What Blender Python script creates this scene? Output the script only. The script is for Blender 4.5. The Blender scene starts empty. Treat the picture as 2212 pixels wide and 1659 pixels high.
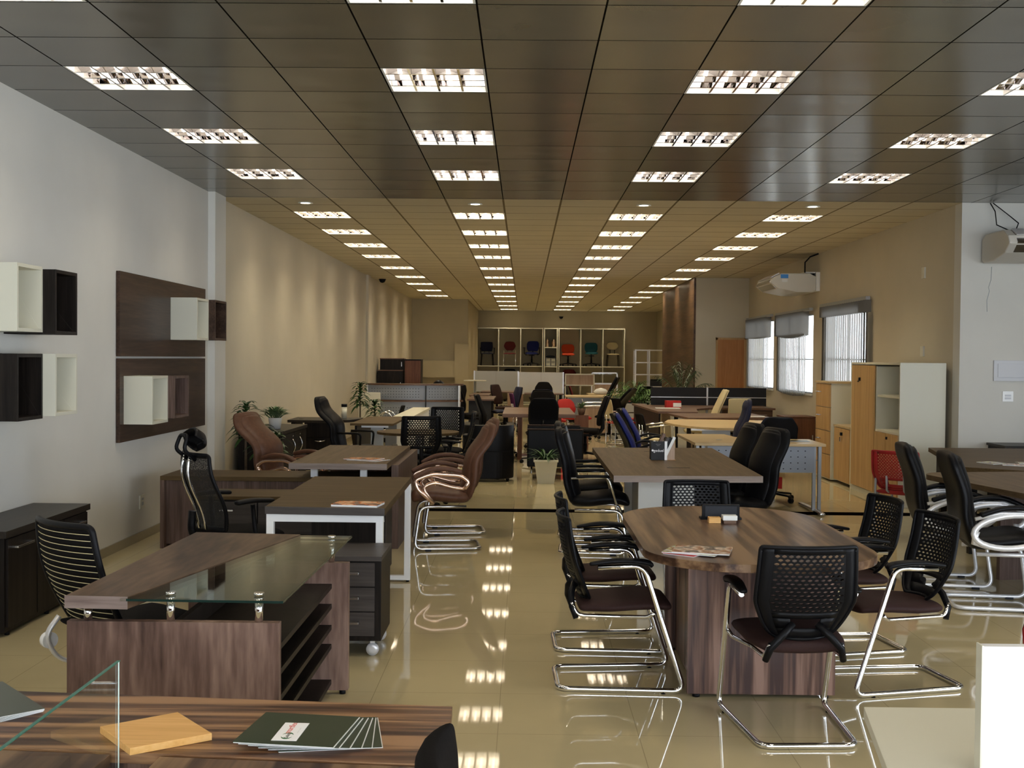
import bpy, bmesh, math, random
from mathutils import Vector, Matrix
random.seed(7)
PI = math.pi
R = math.radians
scn = bpy.context.scene
COL = scn.collection

# ---------------------------------------------------------------- camera
cam_d = bpy.data.cameras.new('camera'); cam = bpy.data.objects.new('camera', cam_d); COL.objects.link(cam)
cam_d.sensor_width = 36.0; cam_d.lens = 2530.0 / 2212.0 * 36.0
cam_d.clip_start = 0.05; cam_d.clip_end = 200
yaw, pitch, roll = 0.01047155, -0.02222483, 0.0089
F = Vector((-math.sin(yaw)*math.cos(pitch), math.cos(yaw)*math.cos(pitch), math.sin(pitch)))
R0 = Vector((math.cos(yaw), math.sin(yaw), 0)); U0 = R0.cross(F)
RR = R0*math.cos(roll) + U0*math.sin(roll); UU = -R0*math.sin(roll) + U0*math.cos(roll)
M4 = Matrix.Identity(4)
for i in range(3):
    M4[i][0] = RR[i]; M4[i][1] = UU[i]; M4[i][2] = -F[i]
M4.translation = Vector((0, 0, 1.60))
cam.matrix_world = M4
scn.camera = cam

# ---------------------------------------------------------------- world, daylight, exposure
w = bpy.data.worlds.new('sky'); scn.world = w; w.use_nodes = True
wn = w.node_tree.nodes; wl = w.node_tree.links
bg = wn['Background']; bg.inputs['Color'].default_value = (0.88, 0.94, 1.0, 1); bg.inputs['Strength'].default_value = 5.5
def area(name, loc, rot, sx, sy, power, col, portal=False):
    l = bpy.data.lights.new(name, 'AREA'); l.shape = 'RECTANGLE'; l.size = sx; l.size_y = sy; l.energy = power; l.color = col
    o = bpy.data.objects.new(name, l); COL.objects.link(o); o.location = loc; o.rotation_euler = rot
    if portal: l.cycles.is_portal = True
    return o
area('shopfront_portal', (2.8, -3.95, 1.6), (R(90), 0, 0), 12.2, 3.0, 1, (1, 1, 1), True)
area('added_glazing_portal', (8.97, .6, 1.6), (0, R(90), 0), 3.0, 8.6, 1, (1, 1, 1), True)  # portal for the added side glazing
for k, (a, b) in enumerate(((16.0, 17.95), (18.98, 21.2), (21.98, 24.1))):
    area('window_portal', (4.98, (a+b)/2, 1.75), (0, R(90), 0), 1.35, b-a, 1, (1, 1, 1), True)
vs = scn.view_settings
scn.display_settings.display_device = 'sRGB'
vs.view_transform = 'Standard'; vs.look = 'None'; vs.gamma = 1.0; vs.use_curve_mapping = False
vs.exposure = 0.64
TUBE_NEAR, TUBE_FAR, SPOT = 3.2, 6.0, 20.0
BEAM_NEAR, BEAM_FAR = 3.6, 8.5

# ---------------------------------------------------------------- materials
def mat(name, col=(.5, .5, .5), rough=.5, metal=0., spec=.5, em=None, emc=None, coat=0., trans=0., alpha=1., ior=1.45, noise=0., nscale=8., sheen=0.):
    m = bpy.data.materials.new(name); m.use_nodes = True
    n = m.node_tree.nodes; l = m.node_tree.links; b = n['Principled BSDF']
    b.inputs['Base Color'].default_value = (*col, 1); b.inputs['Roughness'].default_value = rough
    b.inputs['Metallic'].default_value = metal; b.inputs['Specular IOR Level'].default_value = spec
    b.inputs['Coat Weight'].default_value = coat; b.inputs['Transmission Weight'].default_value = trans
    b.inputs['Alpha'].default_value = alpha; b.inputs['IOR'].default_value = ior
    if em: b.inputs['Emission Strength'].default_value = em; b.inputs['Emission Color'].default_value = (*(emc or col), 1)
    t = n.new('ShaderNodeTexCoord')
    nz = n.new('ShaderNodeTexNoise'); nz.inputs['Scale'].default_value = nscale; nz.inputs['Detail'].default_value = 4
    l.new(t.outputs['Object'], nz.inputs['Vector'])
    mr = n.new('ShaderNodeMapRange'); mr.inputs['To Min'].default_value = max(0, rough*(1-.12)); mr.inputs['To Max'].default_value = min(1, rough*(1+.12))
    l.new(nz.outputs['Fac'], mr.inputs['Value']); l.new(mr.outputs['Result'], b.inputs['Roughness'])
    if noise > 0:
        r = n.new('ShaderNodeValToRGB')
        r.color_ramp.elements[0].position = .3; r.color_ramp.elements[1].position = .7
        r.color_ramp.elements[0].color = (*[c*(1-noise) for c in col], 1); r.color_ramp.elements[1].color = (*[min(1, c*(1+noise)) for c in col], 1)
        l.new(nz.outputs['Fac'], r.inputs['Fac']); l.new(r.outputs['Color'], b.inputs['Base Color'])
    return m

def wood(name, cols, axis='X', scale=1., rough=.35, fine=60., broad=7., warp=.4, spec=.25, mixf=.55, lo=.38, hi=.63, gr=.05):
    """cols: dark, mid, light; grain runs along axis"""
    m = bpy.data.materials.new(name); m.use_nodes = True
    n = m.node_tree.nodes; l = m.node_tree.links; b = n['Principled BSDF']
    t = n.new('ShaderNodeTexCoord'); mp = n.new('ShaderNodeMapping')
    st = [fine*.06*scale]*3
    s = {'X': (gr, 1, 1), 'Y': (1, gr, 1), 'Z': (1, 1, gr)}[axis]
    mp.inputs['Scale'].default_value = [a*scale for a in s]
    l.new(t.outputs['Object'], mp.inputs['Vector'])
    n1 = n.new('ShaderNodeTexNoise'); n1.inputs['Scale'].default_value = broad; n1.inputs['Detail'].default_value = 3; n1.inputs['Distortion'].default_value = warp
    n2 = n.new('ShaderNodeTexNoise'); n2.inputs['Scale'].default_value = fine; n2.inputs['Detail'].default_value = 5
    l.new(mp.outputs['Vector'], n1.inputs['Vector']); l.new(mp.outputs['Vector'], n2.inputs['Vector'])
    mx = n.new('ShaderNodeMath'); mx.operation = 'MULTIPLY_ADD'; mx.inputs[1].default_value = 1-mixf
    m2 = n.new('ShaderNodeMath'); m2.operation = 'MULTIPLY'; m2.inputs[1].default_value = mixf
    l.new(n1.outputs['Fac'], m2.inputs[0]); l.new(n2.outputs['Fac'], mx.inputs[0]); l.new(m2.outputs[0], mx.inputs[2])
    r = n.new('ShaderNodeValToRGB'); r.color_ramp.elements[0].position = lo; r.color_ramp.elements[0].color = (*cols[0], 1)
    r.color_ramp.elements[1].position = hi; r.color_ramp.elements[1].color = (*cols[2], 1)
    e = r.color_ramp.elements.new(.5); e.color = (*cols[1], 1)
    l.new(mx.outputs[0], r.inputs['Fac']); l.new(r.outputs['Color'], b.inputs['Base Color'])
    b.inputs['Roughness'].default_value = rough; b.inputs['Specular IOR Level'].default_value = spec
    return m

def glassmat(name, tint=(.85, .95, .92), refl=1.0):
    m = bpy.data.materials.new(name); m.use_nodes = True
    n = m.node_tree.nodes; l = m.node_tree.links; n.remove(n['Principled BSDF'])
    t = n.new('ShaderNodeBsdfTransparent'); t.inputs['Color'].default_value = (*tint, 1)
    g = n.new('ShaderNodeBsdfGlossy'); g.inputs['Roughness'].default_value = .02; g.inputs['Color'].default_value = (.9, .95, .93, 1)
    fr = n.new('ShaderNodeFresnel'); fr.inputs['IOR'].default_value = 1.5
    mu = n.new('ShaderNodeMath'); mu.operation = 'MULTIPLY'; mu.inputs[1].default_value = refl
    mx = n.new('ShaderNodeMixShader')
    l.new(fr.outputs[0], mu.inputs[0]); l.new(mu.outputs[0], mx.inputs[0]); l.new(t.outputs[0], mx.inputs[1]); l.new(g.outputs[0], mx.inputs[2])
    l.new(mx.outputs[0], n['Material Output'].inputs[0])
    return m

def panelmat(name, col, line, sx, sy, ox, oy, lw, rough, bump=0., spec=.5, metal=0., mottle=.12, coat=0., pillow=0., mscale=1.2):
    """grid lines every sx, sy in object space"""
    m = bpy.data.materials.new(name); m.use_nodes = True
    n = m.node_tree.nodes; l = m.node_tree.links; b = n['Principled BSDF']
    t = n.new('ShaderNodeTexCoord'); sp = n.new('ShaderNodeSeparateXYZ'); l.new(t.outputs['Object'], sp.inputs[0])
    def edge(sock, s, o):
        a = n.new('ShaderNodeMath'); a.operation = 'SUBTRACT'; a.inputs[1].default_value = o; l.new(sock, a.inputs[0])
        d = n.new('ShaderNodeMath'); d.operation = 'DIVIDE'; d.inputs[1].default_value = s; l.new(a.outputs[0], d.inputs[0])
        f = n.new('ShaderNodeMath'); f.operation = 'FRACT'; l.new(d.outputs[0], f.inputs[0])
        c = n.new('ShaderNodeMath'); c.operation = 'SUBTRACT'; c.inputs[1].default_value = .5; l.new(f.outputs[0], c.inputs[0])
        ab = n.new('ShaderNodeMath'); ab.operation = 'ABSOLUTE'; l.new(c.outputs[0], ab.inputs[0])
        g = n.new('ShaderNodeMath'); g.operation = 'GREATER_THAN'; g.inputs[1].default_value = .5 - lw/s/2; l.new(ab.outputs[0], g.inputs[0])
        return g, ab
    g1, a1 = edge(sp.outputs[0], sx, ox); g2, a2 = edge(sp.outputs[1], sy, oy)
    mxx = n.new('ShaderNodeMath'); mxx.operation = 'MAXIMUM'; l.new(g1.outputs[0], mxx.inputs[0]); l.new(g2.outputs[0], mxx.inputs[1])
    nz = n.new('ShaderNodeTexNoise'); nz.inputs['Scale'].default_value = mscale; nz.inputs['Detail'].default_value = 5
    l.new(t.outputs['Object'], nz.inputs['Vector'])
    r = n.new('ShaderNodeValToRGB'); r.color_ramp.elements[0].position = .35; r.color_ramp.elements[1].position = .65
    r.color_ramp.elements[0].color = (*[c*(1-mottle) for c in col], 1); r.color_ramp.elements[1].color = (*[c*(1+mottle) for c in col], 1)
    l.new(nz.outputs['Fac'], r.inputs['Fac'])
    mc = n.new('ShaderNodeMix'); mc.data_type = 'RGBA'; l.new(mxx.outputs[0], mc.inputs[0]); l.new(r.outputs['Color'], mc.inputs[6]); mc.inputs[7].default_value = (*line, 1)
    l.new(mc.outputs[2], b.inputs['Base Color'])
    if lw > .006:
        sg = n.new('ShaderNodeMapRange'); sg.inputs['To Min'].default_value = spec; sg.inputs['To Max'].default_value = 0; l.new(mxx.outputs[0], sg.inputs['Value']); l.new(sg.outputs['Result'], b.inputs['Specular IOR Level'])
    b.inputs['Roughness'].default_value = rough; b.inputs['Specular IOR Level'].default_value = spec; b.inputs['Metallic'].default_value = metal
    b.inputs['Coat Weight'].default_value = coat
    if bump or pillow:
        n3 = n.new('ShaderNodeTexNoise'); n3.inputs['Scale'].default_value = 2.2; n3.inputs['Detail'].default_value = 1
        l.new(t.outputs['Object'], n3.inputs['Vector'])
        # each sheet sags a little between its rails
        p1 = n.new('ShaderNodeMath'); p1.operation = 'POWER'; p1.inputs[1].default_value = 3; l.new(a2.outputs[0], p1.inputs[0])
        p2 = n.new('ShaderNodeMath'); p2.operation = 'POWER'; p2.inputs[1].default_value = 3; l.new(a1.outputs[0], p2.inputs[0])
        ad = n.new('ShaderNodeMath'); ad.operation = 'ADD'; l.new(p1.outputs[0], ad.inputs[0]); l.new(p2.outputs[0], ad.inputs[1])
        ml = n.new('ShaderNodeMath'); ml.operation = 'MULTIPLY_ADD'; ml.inputs[1].default_value = pillow; l.new(ad.outputs[0], ml.inputs[0]); 
        mn = n.new('ShaderNodeMath'); mn.operation = 'MULTIPLY'; mn.inputs[1].default_value = bump; l.new(n3.outputs['Fac'], mn.inputs[0]); l.new(mn.outputs[0], ml.inputs[2])
        bp = n.new('ShaderNodeBump'); bp.inputs['Strength'].default_value = 1; bp.inputs['Distance'].default_value = 1
        l.new(ml.outputs[0], bp.inputs['Height']); l.new(bp.outputs[0], b.inputs['Normal'])
    return m

GX, GY = -0.245, 12.55
M = {}
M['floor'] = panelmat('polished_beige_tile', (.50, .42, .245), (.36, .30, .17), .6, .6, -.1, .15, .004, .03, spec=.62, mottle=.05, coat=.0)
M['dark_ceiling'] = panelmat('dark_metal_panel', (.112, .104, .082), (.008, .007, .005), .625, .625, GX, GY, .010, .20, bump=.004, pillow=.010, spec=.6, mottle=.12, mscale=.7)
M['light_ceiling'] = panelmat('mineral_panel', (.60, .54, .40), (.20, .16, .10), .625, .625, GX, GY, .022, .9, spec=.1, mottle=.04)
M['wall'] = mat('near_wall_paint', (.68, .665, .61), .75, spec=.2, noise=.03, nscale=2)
M['wall_far'] = mat('warm_light_wall_paint', (.57, .515, .40), .75, spec=.2, noise=.03, nscale=2)  # near wall paint again, with the far hall's warm lamp light in its colour
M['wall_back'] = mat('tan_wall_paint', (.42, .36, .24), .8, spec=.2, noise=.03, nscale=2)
M['baseboard'] = mat('beige_baseboard', (.28, .24, .15), .15)
M['black_strip'] = mat('black_floor_strip', (.004, .003, .003), .8, spec=0.)
M['chrome'] = mat('chrome', (.85, .85, .85), .07, 1.)
M['steel'] = mat('brushed_steel', (.55, .54, .53), .25, 1.)
M['silver'] = mat('silver_paint', (.74, .74, .75), .33, .35); M['edgelight'] = mat('light_glass_edge', (.62, .74, .68), .2)
M['greymetal'] = mat('grey_metal', (.36, .38, .40), .4, .3)
M['white'] = mat('white_laminate', (.78, .78, .74), .4)
M['whitegloss'] = mat('white_gloss', (.90, .90, .89), .2)
M['cream'] = mat('cream_laminate', (.66, .64, .52), .4)
M['black'] = mat('black_plastic', (.005, .005, .006), .40, spec=.16)
M['blackfab'] = mat('black_fabric', (.007, .006, .006), .85, spec=.12, noise=.2, nscale=120)
M['leather'] = mat('black_leather', (.004, .004, .005), .42, spec=.16, noise=.2, nscale=60)
M['brownleather'] = mat('brown_leather', (.11, .050, .028), .45, spec=.3, noise=.15, nscale=30)
M['copper'] = mat('copper_metal', (.78, .55, .42), .24, .9)
M['darkseat'] = mat('dark_brown_fabric', (.030, .013, .011), .7, spec=.25, noise=.15, nscale=90)
M['blue'] = mat('blue_fabric', (.010, .018, .14), .8, noise=.1, nscale=80)
M['navy'] = mat('navy_fabric', (.008, .010, .035), .7, noise=.1, nscale=80)
M['red'] = mat('red_plastic', (.30, .012, .014), .4)
M['redfab'] = mat('red_fabric', (.45, .015, .012), .7)
M['darkred'] = mat('dark_red_fabric', (.14, .012, .012), .7)
M['orange'] = mat('orange_fabric', (.60, .06, .012), .7)
M['teal'] = mat('teal_fabric', (.01, .10, .13), .7)
M['purple'] = mat('purple_plastic', (.10, .012, .09), .5)
M['creamleather'] = mat('cream_leather', (.62, .52, .30), .45)
M['glass'] = glassmat('clear_glass', (.97, .985, .96), .8); M['glassthin'] = glassmat('screen_glass', (.98, .99, .985), .14)
M['glassedge'] = mat('green_glass_edge', (.02, .16, .11), .15); M['darkedge'] = mat('dark_glass_edge', (.012, .03, .024), .15)
M['pane'] = glassmat('window_glass', (.97, .98, 1.0), .6)
M['blind'] = mat('grey_blind_fabric', (.17, .16, .145), .8)
_n = M['blind'].node_tree.nodes; _l = M['blind'].node_tree.links
_t = _n.new('ShaderNodeBsdfTranslucent'); _t.inputs['Color'].default_value = (.5, .49, .46, 1); _m = _n.new('ShaderNodeMixShader'); _m.inputs[0].default_value = .12
_l.new(_n['Principled BSDF'].outputs[0], _m.inputs[1]); _l.new(_t.outputs[0], _m.inputs[2]); _l.new(_m.outputs[0], _n['Material Output'].inputs[0])
M['green'] = mat('leaf_green', (.022, .068, .014), .45, noise=.4, nscale=9)
M['palmgreen'] = mat('palm_green', (.07, .17, .03), .45, noise=.3, nscale=9)
M['palegreen'] = mat('pale_leaf', (.13, .20, .09), .5, noise=.3, nscale=25)
M['bark'] = mat('bark', (.12, .09, .06), .8, noise=.3, nscale=20)
M['soil'] = mat('soil', (.03, .022, .015), .9)
M['pot'] = mat('cream_pot', (.62, .60, .48), .5)
M['potwhite'] = mat('white_pot', (.62, .62, .60), .5)
M['steelrefl'] = mat('louvre_aluminium', (.70, .67, .66), .03, 1.)
M['tube_near'] = mat('fluorescent_tube', (1, .96, .93), .5, em=TUBE_NEAR, emc=(1, .93, .86))
M['tube_far'] = mat('fluorescent_tube_warm', (1, .93, .8), .5, em=TUBE_FAR, emc=(1, .87, .66))
M['spot'] = mat('spot_bulb', (1, .95, .85), .5, em=SPOT, emc=(1, .9, .7))
M['paper'] = mat('paper', (.78, .78, .76), .6)
M['folder'] = mat('green_folder', (.016, .032, .010), .35)
M['foldergrey'] = mat('grey_green_folder', (.06, .07, .055), .3)
M['ink'] = mat('black_ink', (.01, .01, .01), .6)
M['inkred'] = mat('red_ink', (.65, .06, .04), .6)
M['inkgreen'] = mat('green_ink', (.01, .12, .03), .6)
M['inkwhite'] = mat('white_ink', (.85, .85, .85), .6)
M['inkblue'] = mat('blue_ink', (.05, .25, .7), .6)
M['perf'] = mat('grey_perforated_steel', (.30, .33, .38), .45, .2)
M['partition'] = mat('dark_partition_fabric', (.022, .024, .030), .8)
M['screengrey'] = mat('light_grey_screen', (.42, .42, .40), .6)
M['plate'] = mat('wall_plate', (.62, .60, .50), .4)
M['platewhite'] = mat('white_plate', (.66, .67, .70), .4)
M['ac'] = mat('air_conditioner_plastic', (.60, .58, .52), .35)
def W(name, *a, **k): M[name] = wood(name, *a, **k)
W('walnut_x', ((.040, .015, .008), (.15, .072, .034), (.34, .185, .090)), 'X', 1, .30, fine=80, broad=26, warp=.15, mixf=.8, lo=.40, hi=.60)
W('walnut_y', ((.048, .024, .014), (.12, .066, .036), (.22, .132, .070)), 'Y', 1, .28, fine=60, broad=16, warp=.2, mixf=.8, lo=.41, hi=.59, spec=.2)
W('walnut_z', ((.052, .027, .022), (.15, .084, .060), (.29, .175, .130)), 'Z', 1, .35, fine=60, broad=20, warp=.1, mixf=.75, lo=.40, hi=.60)
W('rustic_z', ((.045, .024, .018), (.155, .092, .070), (.30, .195, .150)), 'Z', .7, .45, fine=50, broad=7, warp=1.0, mixf=.6, gr=.14, lo=.36, hi=.66)
W('rustic_y', ((.030, .016, .010), (.085, .050, .030), (.16, .100, .062)), 'Y', .7, .40, fine=50, broad=6, warp=1.2, mixf=.65, gr=.16, lo=.36, hi=.66)
W('ash_x', ((.14, .10, .085), (.20, .145, .125), (.26, .20, .175)), 'X', 1, .5, fine=90, broad=30, warp=.1)
W('greige', ((.095, .060, .030), (.12, .080, .042), (.15, .102, .058)), 'Y', 1, .45, fine=90, broad=20, warp=.1, spec=.1)
W('greige_edge', ((.20, .155, .13), (.25, .20, .17), (.30, .24, .21)), 'X', 1, .45, fine=90, broad=20, warp=.1)
W('brown_top', ((.066, .042, .018), (.085, .056, .025), (.105, .070, .033)), 'X', 1, .45, fine=90, broad=20, warp=.1, spec=.08)
W('brown_z', ((.075, .045, .034), (.115, .072, .055), (.16, .105, .085)), 'Z', 1, .45, fine=90, broad=24, warp=.1)
W('grey_dark', ((.045, .038, .034), (.060, .051, .046), (.078, .067, .060)), 'X', 1, .45, fine=90, broad=20, warp=.1)
W('espresso', ((.007, .005, .004), (.012, .009, .007), (.019, .014, .011)), 'Z', 1, .45, fine=90, broad=20, warp=.1, spec=.15)
W('espresso_top', ((.016, .012, .009), (.022, .017, .012), (.030, .023, .017)), 'Y', 1, .40, fine=90, broad=20, warp=.1)
W('wall_wood', ((.026, .014, .009), (.048, .027, .017), (.075, .043, .028)), 'Y', 1, .35, fine=60, broad=10, warp=.4)
W('maple_z', ((.42, .25, .10), (.50, .31, .13), (.56, .36, .16)), 'Z', 1, .4, fine=90, broad=18, warp=.1)
W('maple_x', ((.50, .36, .17), (.56, .41, .21), (.62, .46, .25)), 'X', 1, .3, fine=90, broad=18, warp=.1)
W('sample_wood', ((.64, .34, .10), (.72, .40, .13), (.78, .46, .17)), 'X', 1, .4, fine=120, broad=20, warp=.1)
W('oak_z', ((.36, .24, .16), (.42, .29, .20), (.48, .34, .24)), 'Z', 1, .4, fine=90, broad=18, warp=.1)
W('door_wood', ((.38, .16, .05), (.44, .19, .06), (.50, .23, .08)), 'Z', 1, .4, fine=60, broad=10, warp=.2)
W('mid_brown', ((.10, .055, .035), (.14, .078, .048), (.18, .105, .066)), 'X', 1, .35, fine=90, broad=18, warp=.1)
W('red_brown', ((.09, .035, .018), (.12, .048, .024), (.15, .062, .032)), 'Z', 1, .4, fine=90, broad=18, warp=.1)
W('clad_wood', ((.055, .028, .014), (.10, .053, .026), (.15, .082, .042)), 'Y', 1, .4, fine=40, broad=7, warp=.3)

# ---------------------------------------------------------------- mesh helpers
class MB:
    def __init__(s): s.v = []; s.f = []; s.sm = []; s.mi = []
    def add(s, vs, fs, sm=False, m=0, T=None):
        o = len(s.v)
        s.v += [tuple(T @ Vector(v)) if T else tuple(v) for v in vs]
        for f in fs: s.f.append([i+o for i in f]); s.sm.append(sm); s.mi.append(m)
        return s
    def box(s, x0, x1, y0, y1, z0, z1, m=0, T=None):
        v = [(x0, y0, z0), (x1, y0, z0), (x1, y1, z0), (x0, y1, z0), (x0, y0, z1), (x1, y0, z1), (x1, y1, z1), (x0, y1, z1)]
        return s.add(v, [(0, 3, 2, 1), (4, 5, 6, 7), (0, 1, 5, 4), (1, 2, 6, 5), (2, 3, 7, 6), (3, 0, 4, 7)], False, m, T)
    def prism(s, pts, z0, z1, m=0, T=None, sm=False):
        n = len(pts)
        v = [(p[0], p[1], z0) for p in pts] + [(p[0], p[1], z1) for p in pts]
        s.add(v, [list(range(n))[::-1], list(range(n, 2*n))], False, m, T)
        o = len(s.v) - 2*n
        for i in range(n):
            s.f.append([o+i, o+(i+1) % n, o+n+(i+1) % n, o+n+i]); s.sm.append(sm); s.mi.append(m)
        return s
    def quad(s, a, b, c, d, m=0): return s.add([a, b, c, d], [(0, 1, 2, 3)], False, m)
    def tube(s, pts, r, n=10, cyc=False, m=0, flat=1., T=None):
        P = [Vector(p) for p in pts]; N = len(P); vs = []; fs = []
        up = None
        for i in range(N):
            if cyc: t = (P[(i+1) % N]-P[i-1])
            else: t = (P[min(i+1, N-1)]-P[max(i-1, 0)])
            if t.length < 1e-9: t = Vector((0, 0, 1))
            t.normalize()
            if up is None:
                up = Vector((1, 0, 0)) if abs(t.x) < .8 else Vector((0, 0, 1))
            up = (up - t*up.dot(t))
            if up.length < 1e-6: up = Vector((0, 1, 0)) - t*t.y
            up.normalize(); sd = t.cross(up)
            rr = r[i] if isinstance(r, (list, tuple)) else r
            for k in range(n):
                a = 2*PI*k/n
                vs.append(P[i] + up*math.cos(a)*rr + sd*math.sin(a)*rr*flat)
        for i in range(N if cyc else N-1):
            j = (i+1) % N
            for k in range(n):
                k2 = (k+1) % n
                fs.append((i*n+k, i*n+k2, j*n+k2, j*n+k))
        s.add(vs, fs, True, m, T)
        if not cyc:
            s.add(vs[:n], [tuple(range(n))[::-1]], False, m, T); s.add(vs[-n:], [tuple(range(n))], False, m, T)
        return s
    def lathe(s, prof, n=20, c=(0, 0, 0), m=0, T=None, sm=True):
        vs = []; fs = []
        for (r, z) in prof:
            for k in range(n):
                a = 2*PI*k/n; vs.append((c[0]+r*math.cos(a), c[1]+r*math.sin(a), c[2]+z))
        for i in range(len(prof)-1):
            for k in range(n):
                k2 = (k+1) % n; fs.append((i*n+k, i*n+k2, (i+1)*n+k2, (i+1)*n+k))
        s.add(vs, fs, sm, m, T)
        s.add(vs[:n], [tuple(range(n))[::-1]], False, m, T); s.add(vs[-n:], [tuple(range(n))], False, m, T)
        return s
    def cyl(s, x, y, z0, z1, r, n=16, m=0, r2=None, T=None): return s.lathe([(r, z0), (r if r2 is None else r2, z1)], n, (x, y, 0), m, T)
    def pad(s, path, W_, T_, seg=24, ex=3., rr=.05, bow=0., m=0, x0=0., n=20):
        """soft cushion: path in (y,z), widths and thicknesses sampled along it"""
        P = [Vector((0, a, b)) for a, b in path]
        def samp(L, t):
            if not isinstance(L, (list, tuple)): return L
            q = t*(len(L)-1); i = min(int(q), len(L)-2); u = q-i; u = u*u*(3-2*u); return L[i]*(1-u)+L[i+1]*u
        def cr(t):
            q = t*(len(P)-1); i = min(int(q), len(P)-2); u = q-i
            p0 = P[max(i-1, 0)]; p1 = P[i]; p2 = P[i+1]; p3 = P[min(i+2, len(P)-1)]
            return .5*((2*p1)+(-p0+p2)*u+(2*p0-5*p1+4*p2-p3)*u*u+(-p0+3*p1-3*p2+p3)*u**3)
        L = sum((P[i+1]-P[i]).length for i in range(len(P)-1))
        ts = sorted(set([0, .004, .015, .035, .07, 1-.07, 1-.035, 1-.015, 1-.004, 1] + [i/seg for i in range(2, seg-1)]))
        vs = []; fs = []
        for t in ts:
            p = cr(t); a = cr(max(0, t-.02)); b = cr(min(1, t+.02)); tn = (b-a).normalized(); nn = Vector((0, -tn.z, tn.y))
            d = min(t, 1-t)*L
            k = math.sqrt(max(0, 1-(1-min(1, d/rr))**2)); k = max(k, .03)
            w = samp(W_, t)/2 - rr*(1-k)*.8; h = samp(T_, t)/2*(.25+.75*k)
            if k < .05: h *= .3
            for j in range(n):
                A = 2*PI*j/n; c, q = math.cos(A), math.sin(A)
                sx = math.copysign(abs(c)**(2/ex), c); sy = math.copysign(abs(q)**(2/2.4), q)
                vs.append(p + Vector((x0+sx*w, 0, 0)) + nn*(sy*h - bow*(sx**2)))
        for i in range(len(ts)-1):
            for j in range(n):
                j2 = (j+1) % n; fs.append((i*n+j, i*n+j2, (i+1)*n+j2, (i+1)*n+j))
        s.add(vs, fs, True, m); s.add(vs[:n], [tuple(range(n))[::-1]], True, m); s.add(vs[-n:], [tuple(range(n))], True, m)
        return s
    def build(s, name, mats, parent=None, bevel=0., solid=0., seg=2):
        me = bpy.data.meshes.new(name); me.from_pydata(s.v, [], s.f)
        if not isinstance(mats, (list, tuple)): mats = [mats]
        for q in mats: me.materials.append(M[q] if isinstance(q, str) else q)
        bm = bmesh.new(); bm.from_mesh(me)
        for i, f in enumerate(bm.faces): f.smooth = s.sm[i]; f.material_index = min(s.mi[i], len(mats)-1)
        if not solid: bmesh.ops.remove_doubles(bm, verts=bm.verts, dist=1e-6)
        bmesh.ops.recalc_face_normals(bm, faces=bm.faces)
        bm.to_mesh(me); bm.free()
        o = bpy.data.objects.new(name, me); COL.objects.link(o)
        if parent: o.parent = parent
        if solid:
            q = o.modifiers.new('solid', 'SOLIDIFY'); q.thickness = solid; q.offset = 0
        if bevel:
            q = o.modifiers.new('bevel', 'BEVEL'); q.width = bevel; q.segments = seg; q.limit_method = 'ANGLE'; q.angle_limit = R(50); q.harden_normals = False
        return o

def fillet(pts, rad=.04, seg=5, cyc=False):
    P = [Vector(p) for p in pts]; out = []; N = len(P)
    for i in range(N):
        if not cyc and i in (0, N-1): out.append(P[i]); continue
        a, b, c = P[i-1], P[i], P[(i+1) % N]
        d1 = (a-b); d2 = (c-b); r = min(rad, d1.length*.49, d2.length*.49)
        p1 = b+d1.normalized()*r; p2 = b+d2.normalized()*r
        for k in range(seg+1):
            t = k/seg; out.append(p1*(1-t)**2 + b*2*t*(1-t) + p2*t*t)
    return out

def tag(o, label, cat, group=None):
    o['label'] = label; o['category'] = cat
    if group: o['group'] = group
    return o
def thing(name, label, cat, loc=(0, 0, 0), rz=0., group=None, sc=1.):
    o = bpy.data.objects.new(name, None); COL.objects.link(o); o.empty_display_size = .1
    o.location = loc; o.rotation_euler = (0, 0, rz); o.scale = (sc, sc, sc)
    return tag(o, label, cat, group)
def struct(name, mb, m, parent=None, bevel=0.):
    o = mb.build(name, m, parent, bevel)
    if parent is None: o['kind'] = 'structure'
    return o
def copy_tree(o, parent=None):
    c = o.copy(); COL.objects.link(c)
    if parent: c.parent = parent
    for ch in list(o.children):
        copy_tree(ch, c)
    return c
def place(root, spots, group=None, cat=None):
    """spots: x, y, rot deg, label[, z, scale]; the first one moves the original"""
    outs = []
    for i, s_ in enumerate(spots):
        o = root if i == 0 else copy_tree(root)
        o.location = (s_[0], s_[1], s_[4] if len(s_) > 4 else 0); o.rotation_euler = (0, 0, R(s_[2])); o['label'] = s_[3]
        if len(s_) > 5: o.scale = (s_[5],)*3
        if group: o['group'] = group
        outs.append(o)
    return outs
def text(name, body, size, m, parent, loc, rot, ext=.0006, shear=0., align='CENTER'):
    c = bpy.data.curves.new('txt', 'FONT'); c.body = body; c.size = size; c.extrude = ext; c.align_x = align; c.shear = shear
    t = bpy.data.objects.new('txt', c); me = bpy.data.meshes.new_from_object(t)
    bpy.data.objects.remove(t); me.name = name; me.materials.clear(); me.materials.append(M[m])
    o = bpy.data.objects.new(name, me); COL.objects.link(o); o.parent = parent; o.location = loc; o.rotation_euler = rot
    return o
def rrect(x0, x1, y0, y1, r, seg=8):
    if not isinstance(r, (list, tuple)): r = [r]*4
    out = []
    for (cx, cy, a0, q) in ((x1-r[0], y1-r[0], 0, r[0]), (x0+r[1], y1-r[1], 90, r[1]), (x0+r[2], y0+r[2], 180, r[2]), (x1-r[3], y0+r[3], 270, r[3])):
        for k in range(seg+1):
            a = R(a0+90*k/seg); out.append((cx+q*math.cos(a), cy+q*math.sin(a)))
    return out
ORD = ['first', 'second', 'third', 'fourth', 'fifth', 'sixth', 'seventh', 'eighth', 'ninth', 'tenth', 'eleventh', 'twelfth', 'thirteenth']
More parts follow.
